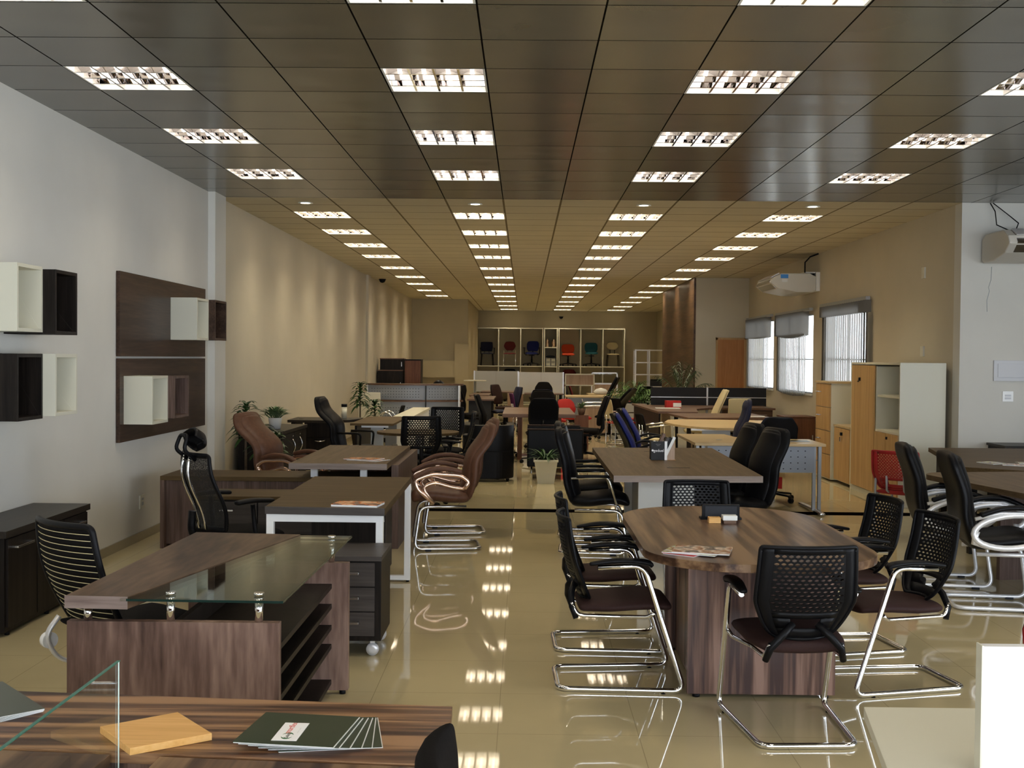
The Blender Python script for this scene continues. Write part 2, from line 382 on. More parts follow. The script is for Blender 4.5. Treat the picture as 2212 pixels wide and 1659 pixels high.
# ================================================================ SETTING
CZ = 3.30; YT = 12.60; YB = 42.2; XL = -3.3; XR = 4.66; XR2 = 9.0; YF = -4.0
struct('floor', MB().box(XL-.3, XR2+.3, YF-.2, YB+.2, -.1, 0), 'floor')
struct('trim_1', MB().box(XL+.05, XR2, 12.14, 12.38, 0, .002), 'black_strip')
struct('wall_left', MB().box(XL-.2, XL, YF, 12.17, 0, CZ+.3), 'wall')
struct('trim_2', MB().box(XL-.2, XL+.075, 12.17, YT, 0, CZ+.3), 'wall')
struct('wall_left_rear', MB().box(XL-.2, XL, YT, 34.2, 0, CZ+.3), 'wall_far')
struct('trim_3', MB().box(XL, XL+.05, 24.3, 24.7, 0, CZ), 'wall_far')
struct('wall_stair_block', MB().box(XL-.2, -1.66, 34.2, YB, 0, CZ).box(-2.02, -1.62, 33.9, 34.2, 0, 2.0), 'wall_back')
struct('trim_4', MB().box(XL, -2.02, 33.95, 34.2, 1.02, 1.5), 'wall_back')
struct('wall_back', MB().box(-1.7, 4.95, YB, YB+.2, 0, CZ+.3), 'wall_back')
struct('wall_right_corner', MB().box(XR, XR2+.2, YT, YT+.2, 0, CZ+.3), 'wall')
# right wall with three windows
WIN = [(16.0, 17.95), (18.98, 21.2), (21.98, 24.1)]; WZ0, WZ1 = 1.06, 2.36
wr = MB(); y0 = YT+.2
for a, b in WIN:
    wr.box(XR, XR+.07, y0, a, 0, CZ+.3); wr.box(XR, XR+.07, a, b, 0, WZ0); wr.box(XR, XR+.07, a, b, WZ1, CZ+.3); y0 = b
wr.box(XR, XR+.07, y0, 24.45, 0, CZ+.3)
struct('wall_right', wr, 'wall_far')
for i, (a, b) in enumerate(WIN):
    f = MB(); t = .025
    for (p, q, r_, s_) in ((a, b, WZ0, WZ0+t), (a, b, WZ1-t, WZ1), (a, a+t, WZ0, WZ1), (b-t, b, WZ0, WZ1), ((a+b)/2-.012, (a+b)/2+.012, WZ0, WZ1), (a, b, 1.61, 1.63)):
        f.box(XR+.01, XR+.035, p, q, r_, s_)
    wf = struct('window_%d' % (i+1), f, 'greymetal')
    MB().box(XR+.02, XR+.024, a+.02, b-.02, WZ0+.02, WZ1-.02).build('pane', 'pane', wf)
    MB().box(XR-.02, XR+.05, a-.02, b+.02, WZ0-.03, WZ0).build('window_sill', 'white', wf)
# office box that juts into the rear hall
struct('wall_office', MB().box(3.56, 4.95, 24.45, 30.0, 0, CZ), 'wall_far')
struct('wall_office_cladding', MB().box(3.52, 3.56, 24.46, 30.0, 0, CZ), 'clad_wood')
struct('wall_right_rear', MB().box(4.75, 4.95, 30.0, YB, 0, CZ+.3), 'wall_back')
d = MB().box(4.02, 4.57, 24.43, 24.46, 0, 2.02)
dr = struct('door_1', d, 'door_wood')
MB().box(3.98, 4.02, 24.42, 24.46, 0, 2.06).box(4.57, 4.61, 24.42, 24.46, 0, 2.06).box(3.98, 4.61, 24.42, 24.46, 2.02, 2.06).build('door_frame', 'maple_z', dr)
hd = MB().cyl(0, 0, 0, .05, .012).box(-.05, .01, -.008, .008, .04, .055).build('door_handle', 'steel', dr); hd.location = (4.1, 24.42, 1.0); hd.rotation_euler = (R(90), 0, 0)
# baseboards
struct('baseboard_left', MB().box(XL, XL+.012, YF, 12.17, 0, .075), 'baseboard')
struct('baseboard_left_rear', MB().box(XL, XL+.012, YT, 34.0, 0, .075), 'baseboard')
struct('baseboard_right', MB().box(XR-.012, XR, YT+.2, 24.45, 0, .075), 'baseboard')
struct('baseboard_corner', MB().box(XR, XR2, YT-.012, YT, 0, .075), 'baseboard')
# side wall of the front room and glazed shopfront behind the viewer
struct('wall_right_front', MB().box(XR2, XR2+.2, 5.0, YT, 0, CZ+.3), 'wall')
sg = MB().box(XR2, XR2+.1, YF, 5.0, 0, .12).box(XR2, XR2+.1, YF, 5.0, 3.05, CZ+.3)  # unseen side glazing, added to send daylight onto the left wall
for k in range(6): sg.box(XR2, XR2+.1, YF+1.8*k-.04, YF+1.8*k+.04, .12, 3.05)
sgo = struct('window_5', sg, 'greymetal')
MB().box(XR2+.05, XR2+.06, YF, 5.0, .12, 3.05).build('pane', 'pane', sgo)
sf = MB(); sf.box(XL, XR2, YF-.1, YF, 0, .12).box(XL, XR2, YF-.1, YF, 3.05, CZ+.3)
x = XL
while x < XR2+.01:
    sf.box(x-.04, x+.04, YF-.1, YF, .12, 3.05); x += 1.757
sfo = struct('window_4', sf, 'greymetal')
MB().box(XL, XR2, YF-.06, YF-.05, .12, 3.05).build('pane', 'pane', sfo)

# ceilings, cut out for the light fittings
COLX = [-2.75+.005, -.87+.005, 1.005, 2.88, 4.755]            # left edges of fittings
FW = .615
NEARY = [-.57, 1.305, 3.18, 5.055, 6.93, 8.805, 10.68]
FARC = [14.1, 16.0, 17.9, 19.85, 22.35, 24.85, 27.2, 29.8, 32.4, 35.3, 38.2, 41.0]
near_spots = [(cx, yy, ci, ri) for ci, cx in enumerate(COLX) for ri, yy in enumerate(NEARY)]
far_spots = []
for ri, yc in enumerate(FARC):
    for ci in range(4):
        if ci == 0 and yc > 33.5: continue
        cx = COLX[ci]
        if ci == 3 and yc > 24: cx = 2.875 
        far_spots.append((cx, yc-.3, ci, ri))
def ceiling(name, x0, x1, y0, y1, spots, m, skip=None):
    xs = sorted(set([x0, x1] + [v for s_ in spots for v in (round(s_[0], 4), round(s_[0]+FW, 4))]))
    ys = sorted(set([y0, y1] + [v for s_ in spots for v in (round(s_[1], 4), round(s_[1]+FW, 4))]))
    mb = MB()
    for i in range(len(xs)-1):
        for j in range(len(ys)-1):
            cx, cy = (xs[i]+xs[i+1])/2, (ys[j]+ys[j+1])/2
            if any(s_[0] < cx < s_[0]+FW and s_[1] < cy < s_[1]+FW for s_ in spots): continue
            mb.box(xs[i], xs[i+1], ys[j], ys[j+1], CZ, CZ+.012)
    return struct(name, mb, m)
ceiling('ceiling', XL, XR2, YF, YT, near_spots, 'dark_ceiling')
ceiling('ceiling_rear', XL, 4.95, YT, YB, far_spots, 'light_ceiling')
struct('added_ceiling_slab', MB().box(XL-.2, XR2+.2, YF-.2, YB+.2, CZ+.25, CZ+.4), 'wall_back')  # unseen slab, put in to stop sky light leaking round the fittings

# ---------------------------------------------------------------- louvred light fittings
def make_fitting(tube, beam, bcol):
    t = thing('ceiling_light', 'x', 'ceiling light', (0, 0, CZ))
    a = FW; h = .12
    MB().box(0, a, 0, .012, 0, h).box(0, a, a-.012, a, 0, h).box(0, .012, 0, a, 0, h).box(a-.012, a, 0, a, 0, h).box(0, a, 0, a, h, h+.01).build('housing', 'white', t)
    lv = MB(); n = 4; p = (a-.024)/n; b = .002; H_ = .052
    for i in range(1, n):
        x = .012+p*i
        # blades thicken towards the open face
        lv.add([(x-.007, .012, b), (x+.007, .012, b), (x+.0015, .012, b+H_), (x-.0015, .012, b+H_), (x-.007, a-.012, b), (x+.007, a-.012, b), (x+.0015, a-.012, b+H_), (x-.0015, a-.012, b+H_)],
               [(0, 1, 5, 4), (1, 2, 6, 5), (2, 3, 7, 6), (3, 0, 4, 7)])
    for i in range(1, n):
        y = .012+p*i
        lv.add([(.012, y-.009, b), (.012, y+.009, b), (.012, y+.0015, b+H_), (.012, y-.0015, b+H_), (a-.012, y-.009, b), (a-.012, y+.009, b), (a-.012, y+.0015, b+H_), (a-.012, y-.0015, b+H_)],
               [(0, 1, 5, 4), (1, 2, 6, 5), (2, 3, 7, 6), (3, 0, 4, 7)])
    # curved trough reflectors above each lamp
    for i in range(n):
        x0 = .012+p*i; vs = []; K = 8
        for k in range(K+1):
            u = k/K; xx = x0+p*u; zz = b+H_+.004+.048*math.sin(PI*u)**.6
            vs += [(xx, .013, zz), (xx, a-.013, zz)]
        lv.add(vs, [(2*k, 2*k+1, 2*k+3, 2*k+2) for k in range(K)], True)
    lv.build('louvre', 'steelrefl', t)
    for i in range(n):
        MB().tube([(.012+p*(i+.5), .02, .080), (.012+p*(i+.5), a-.02, .080)], .013, 8).build('tube', tube, t)
    l = bpy.data.lights.new('lamp_glow', 'AREA'); l.shape = 'SQUARE'; l.size = a-.06; l.energy = beam; l.color = bcol; l.spread = R(112)
    lo = bpy.data.objects.new('lamp_glow', l); COL.objects.link(lo); lo.parent = t; lo.location = (a/2, a/2, .058)
    return t
fn = make_fitting('tube_near', BEAM_NEAR, (1, .88, .68))
for k, (cx, yy, ci, ri) in enumerate(near_spots):
    o = fn if k == 0 else copy_tree(fn)
    o.location = (cx, yy, CZ)
    o['label'] = 'square louvred light in the dark ceiling, %s row back, %s from left wall' % (ORD[ri], ORD[ci])
    o['group'] = 'louvred lights in the dark ceiling'
ff = make_fitting('tube_far', BEAM_FAR, (1, .87, .64))
for k, (cx, yy, ci, ri) in enumerate(far_spots):
    o = ff if k == 0 else copy_tree(ff)
    o.location = (cx, yy, CZ)
    o['label'] = 'square louvred light in the pale ceiling, %s row back, %s from left' % (ORD[ri], ORD[ci])
    o['group'] = 'louvred lights in the pale ceiling'
for k, (x, yy, nm) in enumerate(((-2.44, 12.98, 'nearest the left wall'), (-.56, 12.98, 'left of the middle'), (1.30, 12.98, 'right of the middle'), (3.16, 12.98, 'nearest the window wall'))):
    t = thing('spot_light', 'small round ceiling spotlight by the dark ceiling edge, ' + nm, 'spotlight', (x, yy, CZ), 0, 'round spotlights in the pale ceiling')
    MB().lathe([(.075, -.001), (.085, -.008), (.06, -.010), (.055, -.003)], 20).build('ring', 'white', t)
    MB().lathe([(.052, -.004), (.03, -.006), (.001, -.007)], 16).build('bulb', 'spot', t)

# ---------------------------------------------------------------- window blinds
def blind(name, ya, yb, label, zt, segs, cover=1., bow=0.):
    """segs: list of (z0, z1, slat turn deg); hangs on the right wall"""
    t = thing(name, label, 'blind', (XR-.07, ya, 0), 0, 'vertical blinds on the right wall windows')
    L = yb-ya
    MB().box(-.03, .03, 0, L, zt-.045, zt).build('headrail', 'greymetal', t)
    mb = MB(); y = .04; n = 0
    y = L*(1-cover)+.04
    while y < L-.02:
        for (z0, z1, a) in segs:
            c, s_ = math.cos(R(a))*.062, math.sin(R(a))*.062
            zb = z0 + bow*math.sin(PI*(y/L))*-1
            mb.quad((-s_, y-c, zb), (s_, y+c, zb), (s_, y+c, z1), (-s_, y-c, z1))
        y += .115
    mb.build('slats', 'blind', t)
    c = MB(); y = L*(1-cover)+.04
    z0 = segs[-1][0]; pts = []
    while y < L-.02: pts.append((0, y, z0+.01-bow*math.sin(PI*(y/L)))); y += .078
    c.tube(pts, .006, 5).build('bottom_chain', 'greymetal', t)
    return t
blind('window_blind', 15.75, 18.2, 'grey vertical blind with open slats on the nearest window', 2.47, [(2.26, 2.42, 80), (1.0, 2.26, 28)], 1.)
blind('window_blind', 18.85, 21.4, 'grey vertical blind with sagging bottom on the middle window', 2.45, [(2.04, 2.41, 84), (1.06, 2.04, 23)], .86, .06)
blind('window_blind', 21.85, 24.2, 'grey vertical blind bunched up high on the farthest window', 2.46, [(2.04, 2.42, 85), (1.06, 2.04, 20)], .88, .02)
def meshmat():
    m = bpy.data.materials.new('mesh_fabric'); m.use_nodes = True
    n = m.node_tree.nodes; l = m.node_tree.links; b = n['Principled BSDF']
    b.inputs['Base Color'].default_value = (.012, .012, .012, 1); b.inputs['Roughness'].default_value = .6
    t = n.new('ShaderNodeTexCoord'); v = n.new('ShaderNodeTexNoise'); v.inputs['Scale'].default_value = 350; v.inputs['Detail'].default_value = 0
    g = n.new('ShaderNodeMath'); g.operation = 'GREATER_THAN'; g.inputs[1].default_value = .37
    l.new(t.outputs['Object'], v.inputs['Vector']); l.new(v.outputs['Fac'], g.inputs[0]); l.new(g.outputs[0], b.inputs['Alpha'])
    return m
M['mesh_fabric'] = meshmat()
# ================================================================ CHAIR BUILDERS (all face +Y)
def perf_panel(S, u0, u1, v0, v1, nu, nv, hole=.80, outline=None):
    """sheet with staggered diamond holes on surface S(u,v)"""
    mb = MB(); du = (u1-u0)/nu; dv = (v1-v0)/nv
    for j in range(nv):
        off = .5 if j % 2 else 0.
        va = v0+dv*j; vb = va+dv; vm = (va+vb)/2
        cells = [(u0+du*(i+off), u0+du*(i+off+1)) for i in range(nu - (1 if off else 0))]
        if off:
            for (a, b) in ((u0, u0+du/2), (u1-du/2, u1)):
                mb.quad(S(a, va), S(b, va), S(b, vb), S(a, vb))
        for (a, b) in cells:
            um = (a+b)/2
            B = [(a, va), (um, va), (b, va), (b, vm), (b, vb), (um, vb), (a, vb), (a, vm)]
            hs = hole*(1-.45*(1-(vm-v0)/(v1-v0)))
            Hh = []
            for (p, q) in B:
                dx = (p-um)/(du/2); dy = (q-vm)/(dv/2)
                if abs(dx) > .5 and abs(dy) > .5: dx *= .62; dy *= .62
                Hh.append((um+dx*hole*du/2, vm+dy*hs*dv/2))
            vs = [S(*p) for p in B] + [S(*p) for p in Hh]
            mb.add(vs, [(k, (k+1) % 8, 8+(k+1) % 8, 8+k) for k in range(8)])
    return mb
def grid(mb, S, u0, u1, v0, v1, nu, nv, m=0):
    vs = [S(u0+(u1-u0)*i/nu, v0+(v1-v0)*j/nv) for j in range(nv+1) for i in range(nu+1)]
    mb.add(vs, [(j*(nu+1)+i, j*(nu+1)+i+1, (j+1)*(nu+1)+i+1, (j+1)*(nu+1)+i) for j in range(nv) for i in range(nu)], True, m)

def mesh_back(parent, z0=.43, z1=.83, W0=.20, W1=.40, ybase=-.20, lean=.11, m='black', holes=True):
    def wid(v):
        return W0+(W1*1.06-W0)*min(1, v/.42)**.55 if v < .42 else W1*1.06+(W1-W1*1.06)*(v-.42)/.58
    def S(u, v):
        return (u*wid(v)/2, ybase - lean*v - .02*math.sin(v*PI) + .045*(u*u) - .03*(1-v)**2*0, z0+(z1-z0)*v)
    mb = perf_panel(S, -.74, .74, .30, .93, 11, 15) if holes else MB()
    if not holes: grid(mb, S, -.74, .74, .30, .93, 8, 8)
    for a, b in ((-1, -.74), (.74, 1)): grid(mb, S, a, b, 0.0, 1, 2, 20)
    grid(mb, S, -.74, .74, .93, 1, 10, 2)
    # solid lower part with a hand slot
    grid(mb, S, -.74, .74, .0, .12, 8, 2); grid(mb, S, -.74, .74, .235, .30, 8, 1)
    grid(mb, S, -.74, -.36, .12, .235, 3, 2); grid(mb, S, .36, .74, .12, .235, 3, 2)
    bk = mb.build('backrest', m, parent, solid=.006)
    rim = []
    for k in range(11): rim.append(S(-1+2*k/10, 1))
    for k in range(1, 16): rim.append(S(1, 1-k/15))
    for k in range(1, 11): rim.append(S(1-2*k/10, 0))
    for k in range(1, 15): rim.append(S(-1, k/15))
    MB().tube(fillet(rim, .02, 3, True), .009, 8, True).build('frame', m, bk)
    return bk

def sled_visitor(name, label, seat='darkseat', back='black', cat='chair'):
    t = thing(name, label, cat)
    X = .245
    side = [(X, -.13, .605), (X, .09, .615), (X, .29, .014), (X*.82, -.31, .014)]
    pts = side + [(-p[0], p[1], p[2]) for p in side[::-1]]
    MB().tube(fillet(pts, .055, 6), .013, 12).build('sled_frame', 'chrome', t)
    rail = [(X-.006, .145, .39), (X-.02, .12, .365), (.17, -.02, .355), (.165, -.22, .36), (.15, -.245, .42)]
    for s_ in (-1, 1):
        MB().tube(fillet([(s_*a, b, c) for a, b, c in rail], .03, 4), .010, 10).build('seat_rail', 'chrome', t)
        ap = MB().pad([(-.17, .622), (-.03, .640), (.10, .632), (.13, .612)], [.035, .055, .055, .04], [.018, .026, .028, .02], seg=12, rr=.015, x0=s_*X, n=14)
        ap.build('armrest', 'black', t)
        # tapered bracket from backrest to the frame
        br = MB().tube(fillet([(s_*.06, -.225, .50), (s_*.11, -.245, .46), (s_*.165, -.235, .38), (s_*.165, -.22, .345)], .03, 4), [.022]*3+[.020]*6+[.018]*6+[.016]*0, 8) if False else MB().tube([(s_*.05, -.225, .50), (s_*.10, -.245, .455), (s_*.15, -.245, .40), (s_*.165, -.225, .345)], [.015, .017, .016, .014], 8)
        br.build('back_bracket', 'black', t)
        MB().cyl(s_*X*.97, .19, 0, .012, .012).build('glide', 'black', t)
    MB().pad([(-.21, .395), (-.05, .400), (.12, .412), (.235, .40)], [.36, .43, .45, .40], [.06, .065, .065, .05], seg=16, rr=.035, bow=-.004).build('seat', seat, t)
    mesh_back(t, m=back)
    return t

def star_base(t, m='black', r=.30, hub=.09, caster='black', n=5):
    b = MB().cyl(0, 0, .07, .12, .035); b.build('hub', m, t)
    for k in range(n):
        a = 2*PI*k/n+.3
        T = Matrix.Rotation(a, 4, 'Z')
        l = MB(); l.add([(.02, -.022, .085), (.02, .022, .085), (.02, .022, .115), (.02, -.022, .115), (r, -.014, .062), (r, .014, .062), (r, .014, .080), (r, -.014, .080)],
                        [(0, 3, 2, 1), (4, 5, 6, 7), (0, 1, 5, 4), (1, 2, 6, 5), (2, 3, 7, 6), (3, 0, 4, 7)], False, 0, T)
        lo = l.build('leg', m, t, bevel=.004)
        c = MB()
        for s_ in (-1, 1):
            TT = T @ Matrix.Translation((r, s_*.013, .028)) @ Matrix.Rotation(PI/2, 4, 'X')
            c.lathe([(.010, -.009), (.028, -.008), (.028, .008), (.010, .009)], 14, m=0, T=TT)
        c.cyl(*(T @ Vector((r, 0, 0)))[:2], .028, .068, .008)
        c.build('caster', caster, lo)
    MB().cyl(0, 0, .10, .36, .024).cyl(0, 0, .10, .24, .032).build('gas_column', m if m == 'black' else 'chrome', t)
    MB().box(-.09, .09, -.11, .12, .355, .385).tube([(.08, .02, .37), (.20, .04, .36), (.24, .04, .36)], .006, 6).build('mechanism', 'black', t)

def cushion_back(t, m, z0, z1, w, thick=.07, lean=.10, y=-.20, shell='black', top=.8, round_=3., name='backrest', seam=True):
    p = [(y, z0), (y-.02, z0+(z1-z0)*.35), (y-.02-lean*.45, z0+(z1-z0)*.7), (y-lean, z1)]
    o = MB().pad(p, [w*.80, w, w, w*top], [thick*.8, thick, thick*.9, thick*.7], seg=20, rr=.045, bow=-.03, ex=round_).build(name, m, t)
    if shell:
        q = [(a-thick*.42, b) for a, b in p]
        MB().pad(q, [w*.72, w*.97, w*.97, w*top*.95], [.03]*4, seg=16, rr=.03, bow=-.03, ex=round_).build('back_shell', shell, t)
    return o

def task_chair(name, label, m, seat=None, shell='black', base='black', z1=.85, w=.42, arms=True, lean=.08, top=.8, round_=3., meshb=False, seatz=.44, cat='chair', z0=.52):
    t = thing(name, label, cat)
    star_base(t, base)
    MB().pad([(-.22, seatz), (-.05, seatz), (.12, seatz+.012), (.24, seatz-.01)], [.40, .46, .46, .42], [.07, .08, .08, .06], seg=16, rr=.04).build('seat', seat or m, t)
    if meshb: mesh_back(t, z0=seatz+.07, z1=z1, m='black', ybase=-.20)
    else: cushion_back(t, m, z0, z1, w, lean=lean, shell=shell, top=top, round_=round_)
    MB().tube([(0, -.06, seatz-.05), (0, -.22, seatz-.04), (0, -.27, seatz+.04), (0, -.27, z0+.14)], [.02]*4, 8, flat=1.6).build('back_support', 'black', t)
    if arms:
        for s_ in (-1, 1):
            a = MB().tube(fillet([(s_*.18, .02, seatz-.05), (s_*.27, .02, seatz-.03), (s_*.27, -.02, seatz+.17)], .04, 4), .015, 8, flat=1.5)
            ao = a.build('armrest', 'black', t)
            MB().pad([(-.14, seatz+.19), (0, seatz+.20), (.13, seatz+.19)], .06, .028, seg=10, rr=.02, x0=s_*.27, n=12).build('arm_pad', 'black', ao)
    return t

def leather_back(t, m, z0=.42, z1=1.03, w=.46, lean=.16, y=-.19, stitch=None):
    p = [(y+.02, z0), (y-.03, z0+.16), (y-.05, z0+.34), (y-lean*.8, z0+.50), (y-lean, z1)]
    o = MB().pad(p, [w*.86, w, w*1.02, w, w*.84], [.07, .075, .08, .075, .06], seg=24, rr=.07, bow=-.02, ex=3.4).build('backrest', m, t)
    q = [(a+.038, b+.02) for a, b in p]; q[-1] = (q[-1][0]+.012, z1-.035)
    MB().pad(q, [w*.66, w*.76, w*.80, w*.76, w*.62], [.05, .075, .055, .06, .05], seg=24, rr=.05, bow=-.03, ex=3.2).build('back_cushion', m, o)
    # rolled head section
    hz = z1-.06
    MB().pad([(y-lean*.95+.05, hz-.11), (y-lean+.052, hz-.03), (y-lean+.035, hz+.045)], [w*.70, w*.74, w*.62], [.05, .065, .04], seg=14, rr=.035, bow=-.03).build('headrest_roll', m, o)
    return o

def leather_visitor(name, label, m='leather', metal='silver', arms='loop', z1=1.03, base='cantilever', w=.46, lean=.16):
    t = thing(name, label, 'chair')
    X = .225
    if base == 'cantilever':
        side = [(X-.02, -.17, .365), (X-.02, .21, .365), (X, .26, .018), (X*.95, -.29, .018)]
        pts = side + [(-p[0], p[1], p[2]) for p in side[::-1]]
        MB().tube(fillet(pts, .075, 7), .0135, 12).build('cantilever_frame', metal if metal != 'copper' else 'steel', t)
        for s_ in (-1, 1): MB().box(s_*X-.02, s_*X+.02, .12, .17, 0, .014).build('glide', 'black', t)
    else:
        star_base(t, 'black')
    MB().pad([(-.20, .43), (-.05, .435), (.12, .455), (.22, .44), (.27, .405)], [w*.9, w, w*1.04, w, w*.9], [.10, .11, .11, .09, .05], seg=20, rr=.05, bow=-.006).build('seat', m, t)
    leather_back(t, m, z1=z1, w=w, lean=lean)
    for s_ in (-1, 1):
        xa = s_*(w/2+.035)
        if arms == 'loop':      # broad ring with a padded top
            ring = [(xa, .03+.235*math.cos(2*PI*k/28), .525+.105*math.sin(2*PI*k/28)+(.02*math.cos(2*PI*k/28))) for k in range(28)]
            a = MB().tube(ring, .019, 10, True, flat=1.05); 
            a.tube([(xa, -.20, .600), (xa, -.05, .642), (xa, .12, .645), (xa, .25, .592)], .017, 10, flat=.7)
            a.tube([(xa, -.19, .52), (xa*.93, -.20, .45), (xa*.9, -.10, .42)], .022, 8)
            a.tube([(xa, .20, .50), (xa*.95, .19, .43), (xa*.9, .12, .42)], .020, 8)
            ao = a.build('armrest', metal, t)
            MB().pad([(-.17, .625), (-.03, .672), (.12, .672), (.26, .615)], .055, .034, seg=14, rr=.02, x0=xa, n=12).build('arm_pad', m, ao)
        elif arms == 'seven':   # curved metal arm with pad on top
            a = MB().tube(fillet([(xa, -.15, .520), (xa, -.19, .575), (xa, -.12, .63), (xa, .12, .645), (xa, .26, .59), (xa, .24, .52), (xa, .10, .40)], .06, 5), .019, 10, flat=1.)
            a.tube(fillet([(xa, -.15, .520), (xa, -.06, .53), (xa, .10, .575), (xa, .20, .53), (xa, .10, .40)], .05, 5), .015, 10, flat=1.)
            ao = a.build('armrest', metal, t)
            MB().pad([(-.13, .655), (.0, .685), (.14, .675), (.27, .61)], .055, .04, seg=14, rr=.02, x0=xa, n=12).build('arm_pad', m, ao)
        elif arms == 'thin':
            a = MB().tube(fillet([(xa, -.20, .63), (xa, .10, .64), (xa, .17, .42)], .03, 4), .009, 8); ao = a.build('armrest', 'chrome', t)
            MB().pad([(-.16, .645), (0, .650), (.12, .645)], .045, .026, seg=10, rr=.015, x0=xa, n=12).build('arm_pad', 'black', ao)
    return t

def striped_chair(label):
    t = thing('striped_chair', label, 'chair')
    star_base(t, 'black')
    def S(u, v): return (u*(.22+.02*math.sin(v*PI)), -.21-.15*v+.03*math.sin(v*PI)*-1+.05*u*u, .44+.45*v)
    rim = [S(-1, 0)]+[S(-1, k/8) for k in range(1, 9)]+[S(-1+2*k/6, 1) for k in range(1, 6)]+[S(1, 1-k/8) for k in range(9)]
    MB().tube(fillet(rim, .07, 6), .014, 10).build('back_frame', 'black', t)
    st = MB(); n = 17
    for k in range(n):
        v = .03+.93*k/(n-1); h = .0225
        grid(st, S, -.95, .95, v-h*1.15, v+h*1.15, 10, 1)
    st.build('backrest', 'blackfab', t, solid=.003)
    th = MB()
    for k in range(n):
        v = .03+.93*k/(n-1)+.0285
        if v < .97: th.tube([Vector(S(-.95+1.9*i/10, v))+Vector((0, -.004, 0)) for i in range(11)], .0018, 5)
    th.build('cord', 'creamleather', t)
    MB().pad([(-.22, .43), (0, .425), (.24, .43)], [.42, .46, .44], [.035, .04, .035], rr=.018).build('seat', 'blackfab', t)
    for s_ in (-1, 1):
        a = MB().tube(fillet([(s_*.245, -.20, .44), (s_*.26, -.26, .36), (s_*.26, -.20, .24), (s_*.20, -.02, .20), (s_*.05, 0, .30)], .07, 6), .017, 10, flat=.6)
        ao = a.build('side_arm', 'silver', t)
        T = Matrix.Translation((s_*.275, -.235, .335)) @ Matrix.Rotation(PI/2*s_, 4, 'Y')
        MB().lathe([(.001, .020), (.030, .018), (.036, .010), (.036, -.02)], 24, T=T).build('pivot_cap', 'whitegloss', ao)
    return t

def headrest_chair(label):
    t = thing('headrest_chair', label, 'chair')
    star_base(t, 'black')
    MB().pad([(-.22, .44), (0, .44), (.25, .43)], [.44, .48, .46], [.06, .07, .06], rr=.035).build('seat', 'blackfab', t)
    def S(u, v): return (u*(.195+.02*math.sin(v*PI)-.02*v), -.20-.11*v+.02*math.sin(v*2*PI)+.035*u*u, .48+.48*v)
    g = MB(); grid(g, S, -.96, .96, .02, .98, 12, 14); bk = g.build('backrest', 'mesh_fabric', t)
    rim = [S(-1+2*k/8, 0) for k in range(9)]+[S(1, k/12) for k in range(1, 13)]+[S(1-2*k/8, 1) for k in range(1, 9)]+[S(-1, 1-k/12) for k in range(1, 12)]
    MB().tube(fillet(rim, .04, 4, True), .021, 10, True, flat=.6).build('back_frame', 'black', bk)
    for q in (-.22, .22):
        MB().tube([Vector(S(q, v/10))+Vector((0, -.03-.03*math.sin(v/10*PI), 0)) for v in range(0, 11)], .010, 8).build('spine', 'chrome', t)
    hr = MB().pad([(-.28, .985), (-.235, 1.02), (-.245, 1.09), (-.295, 1.135)], [.20, .27, .28, .22], [.022, .026, .026, .02], rr=.02, bow=-.06, seg=14)
    ho = hr.build('headrest', 'black', t)
    MB().tube(fillet([(-.05, -.305, .93), (-.06, -.39, 1.00), (-.05, -.36, 1.09), (.05, -.36, 1.09), (.06, -.39, 1.00), (.05, -.305, .93)], .03, 4), .013, 8).build('headrest_bracket', 'black', ho)
    MB().tube(fillet([(0, .0, .36), (0, -.22, .36), (0, -.31, .46), (0, -.30, .60)], .05, 4), .030, 10, flat=.8).build('back_support', 'black', t)
    for s_ in (-1, 1):
        a = MB().tube(fillet([(s_*.19, .0, .38), (s_*.29, .0, .39), (s_*.29, -.03, .65)], .05, 5), .021, 10, flat=.7).build('armrest', 'black', t)
        MB().pad([(-.15, .665), (-.02, .675), (.12, .665)], [.06, .09, .07], .03, rr=.025, x0=s_*.29, n=14).build('arm_pad', 'black', a)
    return t

def plastic_visitor(name, label, back, seat, legs='black', shape='square', cat='chair', frame='sled', seatz=.43, z1=.82, zb=.56):
    """small display chair"""
    t = thing(name, label, cat)
    if frame == 'sled':
        for s_ in (-1, 1):
            MB().tube(fillet([(s_*.20, -.20, seatz+.12), (s_*.21, -.19, seatz-.02), (s_*.21, -.20, .012), (s_*.21, .20, .012), (s_*.21, .19, seatz-.02), (s_*.21, -.15, seatz-.02)], .04, 4), .011, 8).build('leg_frame', legs, t)
    elif frame == 'four':
        for sx in (-1, 1):
            for sy in (-1, 1): MB().tube([(sx*.19, sy*.18, seatz-.02), (sx*.22, sy*.22, 0)], .012, 8).build('leg', legs, t)
    elif frame == 'hairpin':
        for sx in (-1, 1):
            for sy in (-1, 1): MB().tube(fillet([(sx*.17, sy*.15, seatz-.02), (sx*.20, sy*.18, .008), (sx*.23, sy*.2, .008), (sx*.20, sy*.15, seatz-.02)], .015, 3), .008, 6).build('leg', legs, t)
    elif frame == 'star': star_base(t, legs)
    MB().pad([(-.20, seatz), (0, seatz), (.22, seatz)], [.40, .45, .42], .045, rr=.025, seg=12).build('seat', seat, t)
    MB().pad([(-.21, zb), (-.225, (zb+z1)/2), (-.26, z1)], [.38, .44, .42] if shape == 'square' else [.26, .42, .32], .035, rr=.03 if shape == 'square' else .07, bow=-.03, seg=14, ex=3 if shape == 'square' else 2.3).build('backrest', back, t)
    for s_ in (-1, 1): MB().tube([(s_*.08, -.15, seatz-.02), (s_*.08, -.24, seatz+.02), (s_*.08, -.25, zb+.08)], .011, 6).build('back_support', legs if legs != 'chrome' else 'chrome', t)
    return t
